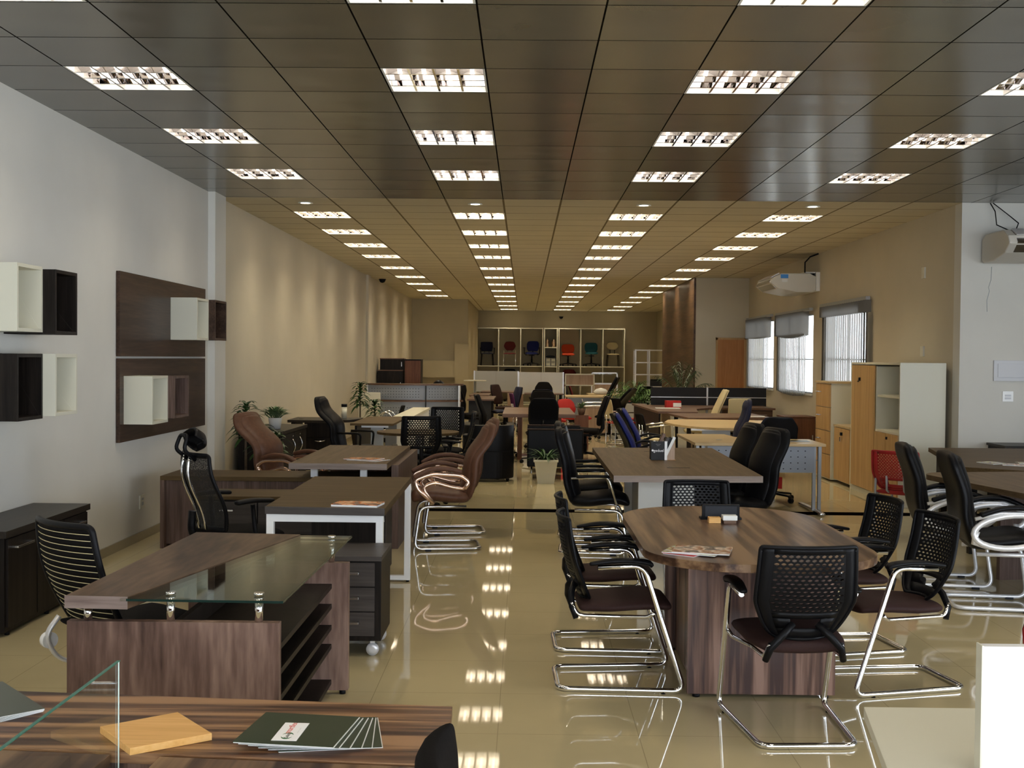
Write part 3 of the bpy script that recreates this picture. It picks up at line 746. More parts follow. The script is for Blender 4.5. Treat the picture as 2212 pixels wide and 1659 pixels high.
# ================================================================ FURNITURE HELPERS
def settle(t, z=None):
    """parts were written in room coordinates: move the thing's own origin to its base"""
    xs = []; 
    def coll(o):
        for c in o.children:
            if c.type == 'MESH' and c.location.length == 0: xs.extend([v.co.copy() for v in c.data.vertices])
            coll(c)
    coll(t)
    if not xs: return t
    L = Vector(((min(v.x for v in xs)+max(v.x for v in xs))/2, (min(v.y for v in xs)+max(v.y for v in xs))/2, min(v.z for v in xs) if z is None else z))
    def sh(o):
        for c in o.children:
            if c.location.length > 0: c.location = c.location - L
            else:
                if c.type == 'MESH': c.data.transform(Matrix.Translation(-L))
                sh(c)
    sh(t); t.location = L
    return t
def bar_handle(parent, x0, x1, y, z, face='-Y', m='steel', r=.006, stand=.03):
    mb = MB()
    if face == '-Y':
        mb.box(x0, x1, y-stand-.006, y-stand+.004, z-r, z+r).box(x0, x0+.012, y-stand, y, z-r, z+r).box(x1-.012, x1, y-stand, y, z-r, z+r)
    else:   # +X face: x0,x1 are y extents, y is the face plane
        mb.box(y+stand-.004, y+stand+.006, x0, x1, z-r, z+r).box(y, y+stand, x0, x0+.012, z-r, z+r).box(y, y+stand, x1-.012, x1, z-r, z+r)
    return mb.build('handle', m, parent, bevel=.0015)
def magazine(label, x, y, z, rz, w=.20, h=.27, cols=('orange', 'paper'), n=1, cat='magazine', name='magazine', group=None, thick=.004):
    t = thing(name, label, cat, (x, y, z), R(rz), group)
    MB().box(-w/2, w/2, -h/2, h/2, 0, thick*.8).build('pages', 'paper', t)
    MB().box(-w/2-.001, w/2+.001, -h/2-.001, h/2+.001, thick*.8, thick).build('cover', cols[0], t)
    return t
def covermat(name, a, b, c, s=14):
    m = bpy.data.materials.new(name); m.use_nodes = True; n = m.node_tree.nodes; l = m.node_tree.links
    t = n.new('ShaderNodeTexCoord'); z = n.new('ShaderNodeTexNoise'); z.inputs['Scale'].default_value = s; z.inputs['Detail'].default_value = 2
    r = n.new('ShaderNodeValToRGB'); r.color_ramp.elements[0].color = (*a, 1); r.color_ramp.elements[0].position = .4; r.color_ramp.elements[1].color = (*c, 1); r.color_ramp.elements[1].position = .6
    e = r.color_ramp.elements.new(.5); e.color = (*b, 1)
    l.new(t.outputs['Object'], z.inputs['Vector']); l.new(z.outputs['Fac'], r.inputs['Fac']); l.new(r.outputs['Color'], n['Principled BSDF'].inputs['Base Color']); n['Principled BSDF'].inputs['Roughness'].default_value = .25
    M[name] = m
covermat('cover_orange', (.10, .03, .02), (.62, .16, .03), (.75, .45, .25))
covermat('cover_brown', (.30, .12, .06), (.62, .50, .40), (.10, .08, .08))
covermat('cover_multi', (.25, .10, .08), (.45, .48, .20), (.5, .5, .52), 22)

# ================================================================ FOREGROUND DESKS (bottom left)
A5 = R(-4.6)
t = thing('reception_counter', 'long striped walnut worktop across the bottom left, holding the green folders', 'desk')
MB().prism([(-2.6, 3.06), (-.170, 2.868), (-.158, 2.447), (-2.6, 2.655)], .715, .74).build('tabletop', 'walnut_x', t, bevel=.0015)
MB().prism([(-.192, 2.850), (-.172, 2.850), (-.160, 2.455), (-.180, 2.455)], .0, .715).build('side_panel', 'walnut_z', t)
MB().prism([(-2.6, 2.96), (-.20, 2.77), (-.20, 2.752), (-2.6, 2.942)], .25, .715).build('modesty_panel', 'walnut_z', t)
settle(t)
t = thing('desk', 'walnut desk top running towards the viewer, right of the black gap', 'desk')
MB().prism([(-.775, 2.488), (-.170, 2.442), (-.19, 1.75), (-.80, 1.75)], .712, .738).build('tabletop', 'walnut_y', t, bevel=.0015)
for (a, b) in ((-.72, 1.80), (-.24, 1.80), (-.72, 2.42), (-.24, 2.42)): MB().box(a-.02, a+.02, b-.02, b+.02, 0, .712).build('leg', 'greymetal', t)
settle(t)
t = thing('desk', 'walnut desk top at the left picture edge, left of the glass screen', 'desk')
MB().prism([(-2.4, 2.626), (-.885, 2.497), (-.93, 1.75), (-2.4, 1.75)], .712, .738).build('tabletop', 'walnut_y', t, bevel=.0015)
for (a, b) in ((-2.3, 1.80), (-.98, 1.80), (-2.3, 2.48), (-.96, 2.40)): MB().box(a-.02, a+.02, b-.02, b+.02, 0, .712).build('leg', 'greymetal', t)
settle(t)
t = thing('gap_dark_sheet', 'black sheet put in for the dark of the gap between the front desks', 'dark sheet')
MB().prism([(-.885, 2.48), (-.775, 2.47), (-.80, 1.75), (-.92, 1.75)], .64, .65).build('tray', 'black', t)  # black sheet standing in for the darkness between the desks
MB().box(-.89, -.77, 2.45, 2.47, 0, .65).build('post', 'black', t)
settle(t)
t = thing('desk_screen', 'clear glass desk screen with green edge standing in the front desk gap', 'glass screen')
MB().box(-.871, -.865, 1.45, 2.50, .66, .94).build('glass_panel', 'glassthin', t)
MB().box(-.8715, -.8645, 1.45, 2.50, .940, .9412).build('polished_edge', 'glassedge', t); MB().box(-.8695, -.8668, 2.4995, 2.5005, .66, .941).build('polished_edge', 'edgelight', t)
MB().box(-.884, -.852, 1.9, 1.94, .651, .70).build('clamp', 'steel', t)
settle(t)
# sample board
t = thing('wood_sample', 'square honey coloured wood sample board on the striped worktop', 'board')
o = MB().prism([(-.955, 2.628), (-.812, 2.742), (-.690, 2.590), (-.838, 2.484)], .7405, .7565).build('board', 'sample_wood', t, bevel=.0008)
settle(t, .7405)
# folders
def folder(x, y, z, rz, label, m='folder', w=.225, h=.215, grp='green folders on the striped worktop'):
    t = thing('folder', label, 'folder', (x, y, z), R(rz), grp)
    MB().box(-w/2, w/2, -h/2, h/2, .0012, .0026).build('cover', m, t)
    MB().box(-w/2+.002, w/2+.0022, -h/2-.0018, h/2-.001, .0002, .0014).build('pages', 'paper', t)
    return t
fl = [(-.435, 2.640, -4, 'lowest dark green folder in the fanned stack, corner showing far right'), (-.448, 2.637, -9, 'dark green folder second from the bottom of the fanned stack'),
      (-.462, 2.632, -13, 'dark green folder in the middle of the fanned stack'), (-.478, 2.628, -17, 'dark green folder third from the top of the fanned stack'),
      (-.494, 2.622, -20, 'dark green folder just under the top one of the fanned stack'), (-.503, 2.618, -21, 'topmost dark green folder with a white card on it')]
for k, (x, y, rz, lb) in enumerate(fl): folder(x, y, .7405+.0034*k, rz+14, lb)
t = thing('business_card', 'white business card with red lettering on the top green folder', 'card', (-.515, 2.595, .7405+.0034*5+.0028), R(90-3), None)
MB().box(-.062, .062, -.028, .028, 0, .0006).build('card', 'inkwhite', t)
M['cardwhite'] = mat('card_white', (.92, .92, .92), .5); t.children[0].data.materials[0] = M['cardwhite']
text('red_lettering', 'smartflex', .020, 'inkred', t, (.024, -.001, .0008), (0, 0, 0), .0001)
text('black_lettering', 'Sades', .013, 'ink', t, (-.030, -.004, .0008), (0, 0, 0), .0001)
text('small_lettering', '- - - -   - - -', .008, 'greymetal', t, (.008, -.019, .0008), (0, 0, 0), .0001)
for (sgn, cx) in ((-1, -.047), (1, -.013)):
    mb = MB(); vs = []
    for k in range(9):
        a = R(90+sgn*-1*(20+150*k/8)) if sgn < 0 else R(90-(20+150*k/8)+0)
        a = R(110+140*k/8) if sgn < 0 else R(70-140*k/8)
        ww = .0035*math.sin(PI*k/8)+.0003
        c = Vector((-.030, 0, .0008)); vs += [c+Vector((math.cos(a)*(.019-ww), math.sin(a)*.013*(1-ww*30), 0)), c+Vector((math.cos(a)*(.019+ww), math.sin(a)*.013*(1+ww*30), 0))]
    mb.add(vs, [(2*k, 2*k+1, 2*k+3, 2*k+2) for k in range(8)]); mb.build('green_swoosh', 'inkgreen', t)
for k in range(5):
    folder(-1.335+.004*k, 2.79+.003*k, .7405+.0030*k, -38-2.5*k, ['bottom', 'second lowest', 'middle', 'second highest', 'topmost'][k] + ' grey green folder in the stack at the left picture edge', 'foldergrey', .30, .22, 'grey green folders at the left edge')
t = thing('leaflet', 'white leaflet lying on the grey green folders at left edge', 'leaflet', (-1.33, 2.70, .7405+.0155), R(-30))
MB().box(-.11, .11, -.02, .02, 0, .003).build('sheet', 'paper', t)

# black chair tucked in at the right end of the striped worktop
c = task_chair('office_chair', 'black chair back just poking into the bottom edge beside the walnut desk', 'blackfab', z1=.885, w=.42, arms=False, lean=.03, z0=.5, shell=None, round_=3)
place(c, [(-.400, 2.13, 90, c['label'])])

# ================================================================ RUSTIC DESK WITH GLASS
t = thing('executive_desk', 'rustic brown desk with angled wood top and clear glass wing on chrome posts', 'desk')
MB().prism([(-1.625, 4.13), (-1.400, 4.12), (-1.07, 5.61), (-1.585, 5.65)], .697, .742).build('wooden_top', 'rustic_y', t, bevel=.002)
MB().prism([(-1.627, 4.129), (-1.399, 4.119), (-1.399, 4.1165), (-1.627, 4.1265)], .697, .742).build('edge_band', 'ash_x', t)
g = MB().prism([(-1.42, 4.10), (-.842, 4.09), (-.822, 5.60), (-1.09, 5.61)], .730, .7385).build('glass_top', 'glass', t)
MB().prism([(-1.398, 4.0995), (-.841, 4.0895), (-.841, 4.0885), (-1.398, 4.0985)], .730, .7385).prism([(-.8415, 4.09), (-.8215, 5.60), (-.8205, 5.60), (-.8405, 4.09)], .730, .7385).build('glass_edge', 'darkedge', g)
MB().box(-1.630, -.868, 4.155, 4.195, .0, .645).build('front_panel', 'rustic_z', t, bevel=.0015)
MB().box(-1.58, -.822, 5.50, 5.545, .02, .625).build('rear_panel', 'rustic_z', t, bevel=.0015)
MB().box(-1.31, -1.285, 4.195, 5.50, .02, .60).build('back_board', 'espresso', t)
for z in (.06, .23, .32, .42, .515):
    MB().box(-1.285, -.90, 4.195, 5.50, z-.011, z+.011).build('shelf', 'espresso', t)
def post(x, y, z0, z1, cap):
    mb = MB().cyl(x, y, z0, z1, .0145, 20)
    if cap: mb.cyl(x, y, z1+.0125, z1+.022, .018, 20)
    return mb.build('chrome_post', 'chrome', t)
post(-1.560, 4.175, .645, .697, False); post(-1.262, 4.175, .645, .729, True); post(-.945, 4.175, .645, .729, True)
post(-.905, 5.522, .625, .729, True); post(-1.54, 5.522, .625, .697, False)
for (x, y) in ((-.85, 5.52), (-1.0, 5.52), (-.9, 4.175), (-1.6, 4.175)): MB().cyl(x, y, 0, .02, .015).build('glide', 'black', t)
settle(t, 0)

place(striped_chair('black chair with cream cord stripes across its open back, behind rustic desk'), [(-1.735, 5.14, -40, 'black chair with cream cord stripes across its open back, behind rustic desk')])

# mobile pedestal
t = thing('drawer_pedestal', 'dark grey three drawer pedestal on casters beside the rustic desk', 'drawer unit')
MB().box(-1.17, -.752, 6.20, 6.62, .085, .515).build('body', 'espresso', t, bevel=.002)
MB().box(-1.175, -.748, 6.18, 6.64, .515, .540).build('top', 'grey_dark', t, bevel=.0015)
for k in range(3):
    z0 = .115+.132*k
    d = MB().box(-1.145, -.785, 6.184, 6.20, z0, z0+.126).build('drawer', 'grey_dark', t, bevel=.001)
    bar_handle(d, -.97, -.865, 6.184, z0+.075)
for (x, y) in ((-.80, 6.24), (-1.12, 6.24), (-.80, 6.58), (-1.12, 6.58)):
    T = Matrix.Translation((x, y, .034)) @ Matrix.Rotation(PI/2, 4, 'X')
    MB().lathe([(.012, -.014), (.034, -.013), (.034, .013), (.012, .014)], 18, T=T).box(x-.012, x+.012, y-.012, y+.012, .060, .085).build('caster', 'silver', t)
settle(t, 0)

# ================================================================ WHITE FRAMED DESK
t = thing('desk', 'brown topped desk on white square loop legs, magazine on its near end', 'desk')
MB().prism([(-1.475, 6.66), (-.785, 6.62), (-.805, 8.36), (-1.495, 8.36)], .697, .740).build('tabletop', 'brown_top', t, bevel=.0015)
def loop(y):
    mb = MB(); a, b = -1.47, -.80; w_ = .042
    mb.box(a, b, y, y+w_, .652, .697).box(a, a+w_, y, y+w_, .012, .652).box(b-w_, b, y, y+w_, .012, .652).box(a+w_, b-w_, y, y+w_, .012, .045)
    lo = mb.build('leg_frame', 'whitegloss', t, bevel=.002)
    for x in (a+.02, b-.02): MB().cyl(x, y+.02, 0, .012, .012).build('glide', 'black', lo)
loop(6.67); loop(8.29)
MB().box(-1.46, -.95, 8.05, 8.07, .25, .69).build('modesty_panel', 'espresso', t)
MB().prism([(-1.4752, 6.655), (-.7852, 6.615), (-.7852, 6.6205), (-1.4752, 6.6605)], .697, .740).build('edge_band', 'grey_dark', t)
MB().box(-1.40, -1.36, 6.71, 8.29, .655, .695).box(-.90, -.86, 6.71, 8.29, .655, .695).build('side_rail', 'whitegloss', t)
settle(t, 0)
magazine('orange and white magazine on the near end of the white framed desk', -.955, 6.745, .7405, 82, .17, .27, ('cover_orange',), thick=.014)
magazine('magazine lying under the orange one on the white framed desk', -.965, 6.755, .7405-.0, 82, .165, .25, ('cover_brown',), thick=.0002) if False else None

t = thing('credenza', 'low dark credenza with drawers beside the white framed desk', 'cabinet')
MB().box(-2.38, -1.00, 8.46, 8.90, .02, .555).build('body', 'espresso', t)
MB().box(-2.40, -.98, 8.44, 8.92, .555, .58).build('top', 'brown_top', t, bevel=.001)
for (a, b) in ((-2.36, -1.93), (-1.92, -1.48), (-1.47, -1.02)):
    for (p, q) in ((.06, .30), (.31, .54)):
        d = MB().box(a, b, 8.444, 8.46, p, q).build('drawer', 'grey_dark', t, bevel=.001)
        bar_handle(d, (a+b)/2-.05, (a+b)/2+.05, 8.444, q-.06)
MB().cyl(0, 0, 0, .03, .009).build('lock', 'steel', t).matrix_local = Matrix.Translation((-1.78, 8.44, .47)) @ Matrix.Rotation(PI/2, 4, 'X')
settle(t, 0)

place(headrest_chair('tall black mesh chair with curved headrest behind the white framed desk'), [(-1.90, 7.68, -48, 'tall black mesh chair with curved headrest behind the white framed desk')])

# ================================================================ BROWN DESK WITH RAISED TOP
t = thing('executive_desk', 'wide brown desk whose slab top stands on two white cubes', 'desk')
MB().box(-3.00, -1.10, 9.62, 10.18, .565, .60).build('side_top', 'brown_top', t, bevel=.0015)
MB().box(-3.00, -2.965, 9.62, 10.18, 0, .565).build('side_panel', 'brown_z', t)
MB().box(-2.965, -1.12, 9.68, 9.70, .03, .565).build('front_panel', 'brown_z', t)
MB().box(-2.965, -1.12, 10.14, 10.16, .03, .565).build('back_panel', 'brown_z', t)
MB().box(-1.88, -1.10, 9.37, 11.33, .692, .740).build('raised_top', 'greige', t, bevel=.0015)
MB().box(-1.885, -1.095, 9.364, 9.370, .692, .740).build('edge_band', 'greige_edge', t)
for x in (-1.735, -1.325): MB().box(x-.027, x+.027, 9.66, 9.71, .60, .692).build('white_cube', 'whitegloss', t, bevel=.001)
MB().box(-1.10, -1.04, 9.72, 11.45, 0, .70).build('end_panel', 'brown_z', t, bevel=.0015)
MB().box(-1.88, -1.10, 11.36, 11.40, 0, .69).build('far_panel', 'brown_z', t)
settle(t, 0)
t = magazine('orange magazine on top of the pale one on the slab topped desk', -1.33, 9.74, .7465, 70, .20, .28, ('cover_orange',), thick=.006, group='magazines on the slab topped desk')
magazine('pale magazine under the orange one on the slab topped desk', -1.29, 9.71, .7405, 62, .21, .29, ('cover_brown',), thick=.005, group='magazines on the slab topped desk')

c = leather_visitor('executive_chair', 'brown leather swivel chair behind the slab topped desk', 'brownleather', 'copper', 'seven', z1=1.06, base='star', lean=.30)
place(c, [(-2.20, 11.0, -112, c['label'])])
c = leather_visitor('visitor_chair', 'x', 'brownleather', 'copper', 'seven', z1=1.05, lean=.20)
place(c, [(-.665, 9.86, 97, 'nearer brown leather cantilever chair with copper coloured arms'), (-.655, 10.72, 97, 'farther brown leather cantilever chair, partly hidden by the nearer one')], 'brown leather visitor chairs')

# ================================================================ LEFT WALL
t = thing('sideboard', 'low dark sideboard with steel handles against the left wall', 'cabinet')
MB().box(-3.28, -2.92, 6.54, 7.78, .02, .56).build('body', 'espresso', t, bevel=.001)
MB().box(-3.285, -2.90, 6.52, 7.80, .56, .60).build('top', 'espresso_top', t, bevel=.0015)
for k, (a, b) in enumerate(((6.56, 6.95), (6.96, 7.36), (7.37, 7.76))):
    d = MB().box(-2.92, -2.905, a, b, .05, .55).build('door', 'espresso', t, bevel=.001)
    bar_handle(d, a+.05 if k != 1 else b-.08, a+.28 if k != 1 else b-.03, -2.905, .50 if k != 1 else .40, '+X')
for (x, y) in ((-2.93, 6.6), (-2.93, 7.15), (-2.93, 7.7), (-3.25, 6.6), (-3.25, 7.7)): MB().cyl(x, y, 0, .02, .014).build('foot', 'black', t)
settle(t, 0)

def cube_shelf(label, xw, xf, y0, y1, z0, z1, m, th=.022, grp='open cube shelves on the left wall', x_in=None):
    t = thing('cube_shelf', label, 'shelf', group=grp)
    MB().box(xw, xf, y0, y0+th, z0, z1).box(xw, xf, y1-th, y1, z0, z1).box(xw, xf, y0+th, y1-th, z0, z0+th).box(xw, xf, y0+th, y1-th, z1-th, z1).build('frame', m, t, bevel=.001)
    MB().box(xw, xw+.008, y0+th, y1-th, z0+th, z1-th).build('back_board', m, t)
    settle(t)
cube_shelf('white open cube shelf, upper pair nearest the viewer, touching picture edge', XL, -3.05, 7.01, 7.385, 1.735, 2.148, 'cream')
cube_shelf('dark open cube shelf beside the upper white cube on bare wall', XL, -2.97, 7.387, 7.75, 1.725, 2.135, 'espresso')
cube_shelf('dark open cube shelf, lower pair nearest the viewer', XL, -3.05, 7.01, 7.385, 1.19, 1.60, 'espresso')
cube_shelf('white open cube shelf right of the lower dark cube on bare wall', XL, -2.97, 7.387, 7.75, 1.205, 1.60, 'cream')
PX = -3.265
for (lb, z0, z1) in (('dark wood wall panel, upper of two, with a white cube at its far end', 1.585, 2.275), ('dark wood wall panel, lower of two, with a white cube near its near end', .885, 1.568)):
    t = thing('wall_panel', lb, 'wall panel', group='dark wood wall panels')
    MB().box(XL+.004, PX, 9.42, 11.95, z0, z1).build('panel', 'wall_wood', t, bevel=.001)
    MB().box(XL, XL+.004, 9.6, 11.8, z0+.1, z1-.1).build('batten', 'espresso', t)
    settle(t)
cube_shelf('white cube shelf hung on the upper dark wall panel', PX, -3.02, 10.77, 11.17, 1.74, 2.13, 'cream', grp='cube shelves on the wall panels')
cube_shelf('brown cube shelf right of the white one on the upper wall panel', PX, -2.96, 11.172, 11.60, 1.745, 2.13, 'wall_wood', grp='cube shelves on the wall panels')
cube_shelf('white cube shelf hung on the lower dark wall panel', PX, -3.03, 9.51, 9.93, 1.03, 1.425, 'cream', grp='cube shelves on the wall panels')
cube_shelf('brown cube shelf right of the white one on the lower wall panel', PX, -2.975, 9.932, 10.36, 1.06, 1.42, 'brown_z', grp='cube shelves on the wall panels')
t = thing('wall_outlet', 'small cream power outlet low on the left wall', 'power outlet')
MB().box(XL, XL+.012, 10.0, 10.12, .27, .39).build('plate', 'plate', t, bevel=.002)
MB().box(XL+.012, XL+.014, 10.035, 10.085, .30, .33).box(XL+.012, XL+.014, 10.035, 10.085, .345, .365).build('socket', 'greymetal', t)
settle(t)

# ================================================================ OVAL MEETING TABLE
t = thing('meeting_table', 'rounded walnut meeting table ringed by black mesh chairs', 'table')
pts = []
for p in rrect(.56, 1.585, 4.92, 6.88, [.46, .46, .40, .40], 12): pts.append(p)
def bulge(p):
    return (1.07+(p[0]-1.07)*(1+.04*math.sin(PI*(p[1]-4.9)/1.98)), p[1])
MB().prism([bulge(p) for p in pts], .703, .740).build('tabletop', 'walnut_y', t, bevel=.002)
MB().box(.785, 1.485, 5.53, 5.56, .015, .703).build('front_panel', 'walnut_z', t, bevel=.001)
MB().box(.785, 1.485, 6.42, 6.45, .015, .703).build('rear_panel', 'walnut_z', t, bevel=.001)
MB().box(.84, .865, 5.56, 6.42, .015, .703).build('side_panel', 'walnut_z', t); MB().box(1.405, 1.43, 5.56, 6.42, .015, .703).build('side_panel', 'walnut_z', t)
for (x, y) in ((.83, 5.545), (1.44, 5.545), (.83, 6.435), (1.44, 6.435)): MB().cyl(x, y, 0, .015, .018).build('glide', 'black', t)
settle(t, 0)
c = sled_visitor('mesh_chair', 'x')
place(c, [(1.170, 5.11, 3, 'black mesh back chair with chrome frame, back turned to the viewer'),
          (.480, 5.81, -88, 'nearest mesh back chair on the left side of the walnut meeting table'),
          (.490, 6.56, -88, 'second mesh back chair on the left side of the walnut meeting table'),
          (1.815, 5.83, 101, 'nearest mesh back chair on the right side of the walnut meeting table'),
          (1.775, 6.55, 100, 'farther mesh back chair on the right side of the walnut meeting table'),
          (1.095, 7.14, 180, 'mesh back chair at the far end of the walnut meeting table, facing viewer')], 'mesh chairs around the walnut meeting table')
# things on it
t = thing('menu_stand', 'small dark upright stand on the far half of the walnut table', 'stand')
MB().box(.965, 1.165, 6.30, 6.32, .7405, .82).box(.955, 1.175, 6.29, 6.35, .7405, .752).build('stand', 'black', t)
MB().box(.98, 1.15, 6.297, 6.30, .755, .812).build('leaf', 'partition', t)
settle(t)
t = thing('block', 'small honey wood block in front of the dark stand', 'block'); MB().box(.978, 1.040, 6.15, 6.20, .7405, .7705).build('block', 'sample_wood', t, bevel=.001); settle(t)
t = thing('card_box', 'small white box right of the honey wood block', 'box')
MB().box(1.050, 1.125, 6.14, 6.20, .757, .782).build('lid', 'white', t, bevel=.001); MB().box(1.055, 1.120, 6.145, 6.195, .7405, .757).build('tray', 'mid_brown', t); settle(t)
magazine('red edged notebook at the bottom of the pile on the walnut table', .735, 5.20, .7405, 55, .19, .15, ('redfab',), thick=.004, group='magazines on the walnut meeting table')
magazine('brochure in the middle of the pile on the walnut table', .765, 5.215, .745, 66, .20, .24, ('cover_multi',), thick=.005, group='magazines on the walnut meeting table')
magazine('pale magazine topmost of the pile on the walnut table', .800, 5.205, .750, 76, .20, .25, ('cover_brown',), thick=.006, group='magazines on the walnut meeting table')

# ================================================================ WHITE BASED TABLE
t = thing('conference_table', 'long brown table on a white block base with a sample box on it', 'table')
MB().prism([(.665, 8.62), (1.775, 8.68), (1.835, 11.42), (.665, 11.34)], .692, .740).build('tabletop', 'greige', t, bevel=.0015)
MB().prism([(.665, 8.615), (1.775, 8.675), (1.775, 8.681), (.665, 8.621)], .692, .740).build('edge_band', 'greige_edge', t)
MB().box(.93, 1.38, 9.45, 9.50, 0, .692).build('front_panel', 'white', t, bevel=.001)
MB().box(.93, 1.38, 10.75, 10.80, 0, .692).build('rear_panel', 'white', t)
MB().box(1.0, 1.34, 9.50, 10.75, 0, .60).build('core', 'greymetal', t)
for (a, b) in ((1.23, 9.30), (1.21, 10.92)): MB().box(a-.09, a+.09, b-.012, b+.012, .740, .7415).build('cable_slot', 'black', t)
settle(t, 0)
t = thing('sample_box', 'black card box with white lettering holding wood samples', 'box')
MB().box(1.085, 1.200, 9.97, 9.975, .742, .902).build('front', 'ink', t)
MB().box(1.085, 1.200, 9.975, 10.09, .742, .750).box(1.085, 1.200, 10.085, 10.09, .742, .89).box(1.085, 1.09, 9.975, 10.085, .742, .90).build('box', 'ink', t)
MB().box(1.200, 1.222, 9.97, 10.09, .742, .902).build('white_side', 'whitegloss', t)
MB().box(1.08, 1.30, 9.99, 10.07, .7405, .7415).build('foot_strip', 'sample_wood', t) 
text('lettering', 'geduel', .034, 'inkwhite', t, (1.150, 9.9685, .812), (R(90), 0, 0))
MB().cyl(0, 0, 0, .001, .009).build('round_logo', 'inkwhite', t).matrix_local = Matrix.Translation((1.098, 9.9695, .824)) @ Matrix.Rotation(PI/2, 4, 'X')
text('small_lettering', '_______\n____', .012, 'inkwhite', t, (1.145, 9.9685, .878), (R(90), 0, 0))
settle(t)
for (x, rz, h, m, lb) in ((1.105, 24, .235, 'mid_brown', 'brown wood sample leaning out of the black sample box'), (1.145, 26, .20, 'grey_dark', 'dark grey sample leaning in the black sample box'), (1.175, 25, .20, 'black', 'black sample leaning in the black sample box'), (1.20, 25, .205, 'white', 'white sample leaning out of the black sample box')):
    t = thing('sample_board', lb, 'board', (x, 10.03, .752), 0, 'sample boards in the black box')
    o = MB().box(-.012, .012, -.045, .045, 0, h).build('board', m, t, bevel=.001); o.rotation_euler = (0, R(rz), 0)
t = thing('sample_block', 'pink beige sample block standing right of the black sample box', 'block')
MB().box(1.224, 1.290, 10.0, 10.04, .742, .895).build('block', 'ash_x', t); t.children[0].data.materials[0] = M['oak_z']; settle(t)
c = leather_visitor('visitor_chair', 'x', 'leather', 'chrome', 'thin', z1=1.03, lean=.12)
place(c, [(.600, 9.72, -93, 'tall black leather cantilever chair left of the white based table'), (.62, 10.62, -93, 'second black leather chair left of the white based table, behind the first')], 'black leather chairs left of the white based table')
c = leather_visitor('executive_chair', 'x', 'leather', 'chrome', 'none', z1=1.05, lean=.16, base='star', w=.46)
place(c, [(1.725, 9.50, 108, 'nearer tall black leather chair right of the white based table'), (1.68, 10.25, 104, 'farther tall black leather chair right of the white based table')], 'black leather chairs right of the white based table')

# ================================================================ BOTTOM RIGHT WHITE DESK
t = thing('desk', 'cream desk corner at the bottom right with a grey leg', 'desk')
MB().prism([(.852, 2.905), (2.4, 2.905), (2.4, 1.9), (.70, 1.9), (.775, 2.47)], .712, .740).build('tabletop', 'cream', t, bevel=.0015)
MB().box(.90, .96, 2.56, 2.80, 0, .04).box(.915, .945, 2.66, 2.70, .04, .712).build('leg', 'greymetal', t)
MB().box(2.2, 2.23, 2.66, 2.70, 0, .712).build('leg', 'greymetal', t)
settle(t, 0)
t = thing('desk_screen', 'bright white desk screen panel at the bottom right edge', 'screen')
MB().box(.955, 2.3, 2.42, 2.447, .7405, 1.012).build('panel', 'whitegloss', t, bevel=.001)
MB().box(.951, .955, 2.418, 2.449, .7405, 1.014).build('edge_trim', 'cream', t)
settle(t)
c = task_chair('office_chair', 'red backed chair almost hidden behind the white desk screen', 'red', z1=.70, w=.42, arms=False, seatz=.40, z0=.46)
place(c, [(1.98, 3.95, 170, c['label'])])
t = thing('caster_lamp', 'x', 'x') if False else None

# ================================================================ RIGHT SIDE: LEATHER CHAIRS AND TABLES
c = leather_visitor('visitor_chair', 'x', 'leather', 'silver', 'loop', z1=1.01, lean=.13, w=.50)
place(c, [(3.115, 7.72, -98, 'nearer black leather chair with silver ring arms at right edge'), (3.08, 8.50, -98, 'farther black leather chair with silver ring arms, behind the nearer one')], 'black leather chairs with silver ring arms')
t = thing('table', 'rounded grey brown table at the right edge behind the ring armed chairs', 'table')
T = Matrix.Translation((3.95, 8.10, 0)) @ Matrix.Rotation(R(10), 4, 'Z')
o = MB().prism(rrect(-.72, .72, -1.15, 1.15, [.3, .22, .2, .3], 8), .70, .740, T=T); o.build('tabletop', 'greige', t, bevel=.002)
for sy in (-1, 1): MB().box(-.35, .35, sy*.6-.02, sy*.6+.02, 0, .70, T=T).build('panel_leg', 'brown_z', t)
settle(t, 0)
t = thing('desk', 'dark brown desk at the right edge with scattered magazines', 'desk')
MB().prism([(4.05, 11.75), (3.60, 9.62), (3.98, 9.33), (5.7, 9.6), (5.9, 11.75)], .70, .740).build('tabletop', 'brown_top', t, bevel=.0015)
MB().prism([(4.02, 9.45), (4.04, 9.42), (5.6, 9.68), (5.6, 9.71)], .0, .70).build('front_panel', 'brown_z', t)
MB().prism([(3.72, 9.75), (3.76, 9.75), (4.12, 11.6), (4.08, 11.6)], .45, .70).build('side_panel', 'espresso', t)
for (x, y) in ((3.75, 9.8), (4.15, 11.6), (5.7, 11.6)): MB().box(x-.03, x+.03, y-.03, y+.03, 0, .70).build('leg', 'espresso', t)
settle(t, 0)
for (x, y, rz, cv, lb) in ((3.98, 9.98, 20, 'cover_multi', 'magazine on the left of the scattered heap on the dark brown desk'), (4.12, 9.80, 55, 'cover_brown', 'magazine in the middle of the scattered heap on the dark brown desk'), (4.30, 9.98, 80, 'cover_multi', 'magazine on the right of the scattered heap on the dark brown desk')):
    magazine(lb, x, y, .7405+random.random()*.0, rz, .15, .2, (cv,), thick=.008, group='magazines on the dark brown desk')
t = thing('sideboard', 'dark sideboard standing against the wall at the far right', 'cabinet')
MB().box(4.95, 6.3, 12.05, 12.52, .02, .72).build('body', 'espresso', t); MB().box(4.93, 6.32, 12.03, 12.52, .72, .745).build('top', 'espresso_top', t); settle(t, 0)
c = plastic_visitor('plastic_chair', 'red plastic chair with perforated back behind the leather chairs', 'red', 'red', 'greymetal', z1=.80, zb=.5)
for ch in list(c.children):
    if ch.name.startswith('backrest'): bpy.data.objects.remove(ch)
mesh_back(c, z0=.46, z1=.80, W0=.34, W1=.42, m='red')
place(c, [(3.46, 10.60, -40, c['label'])])
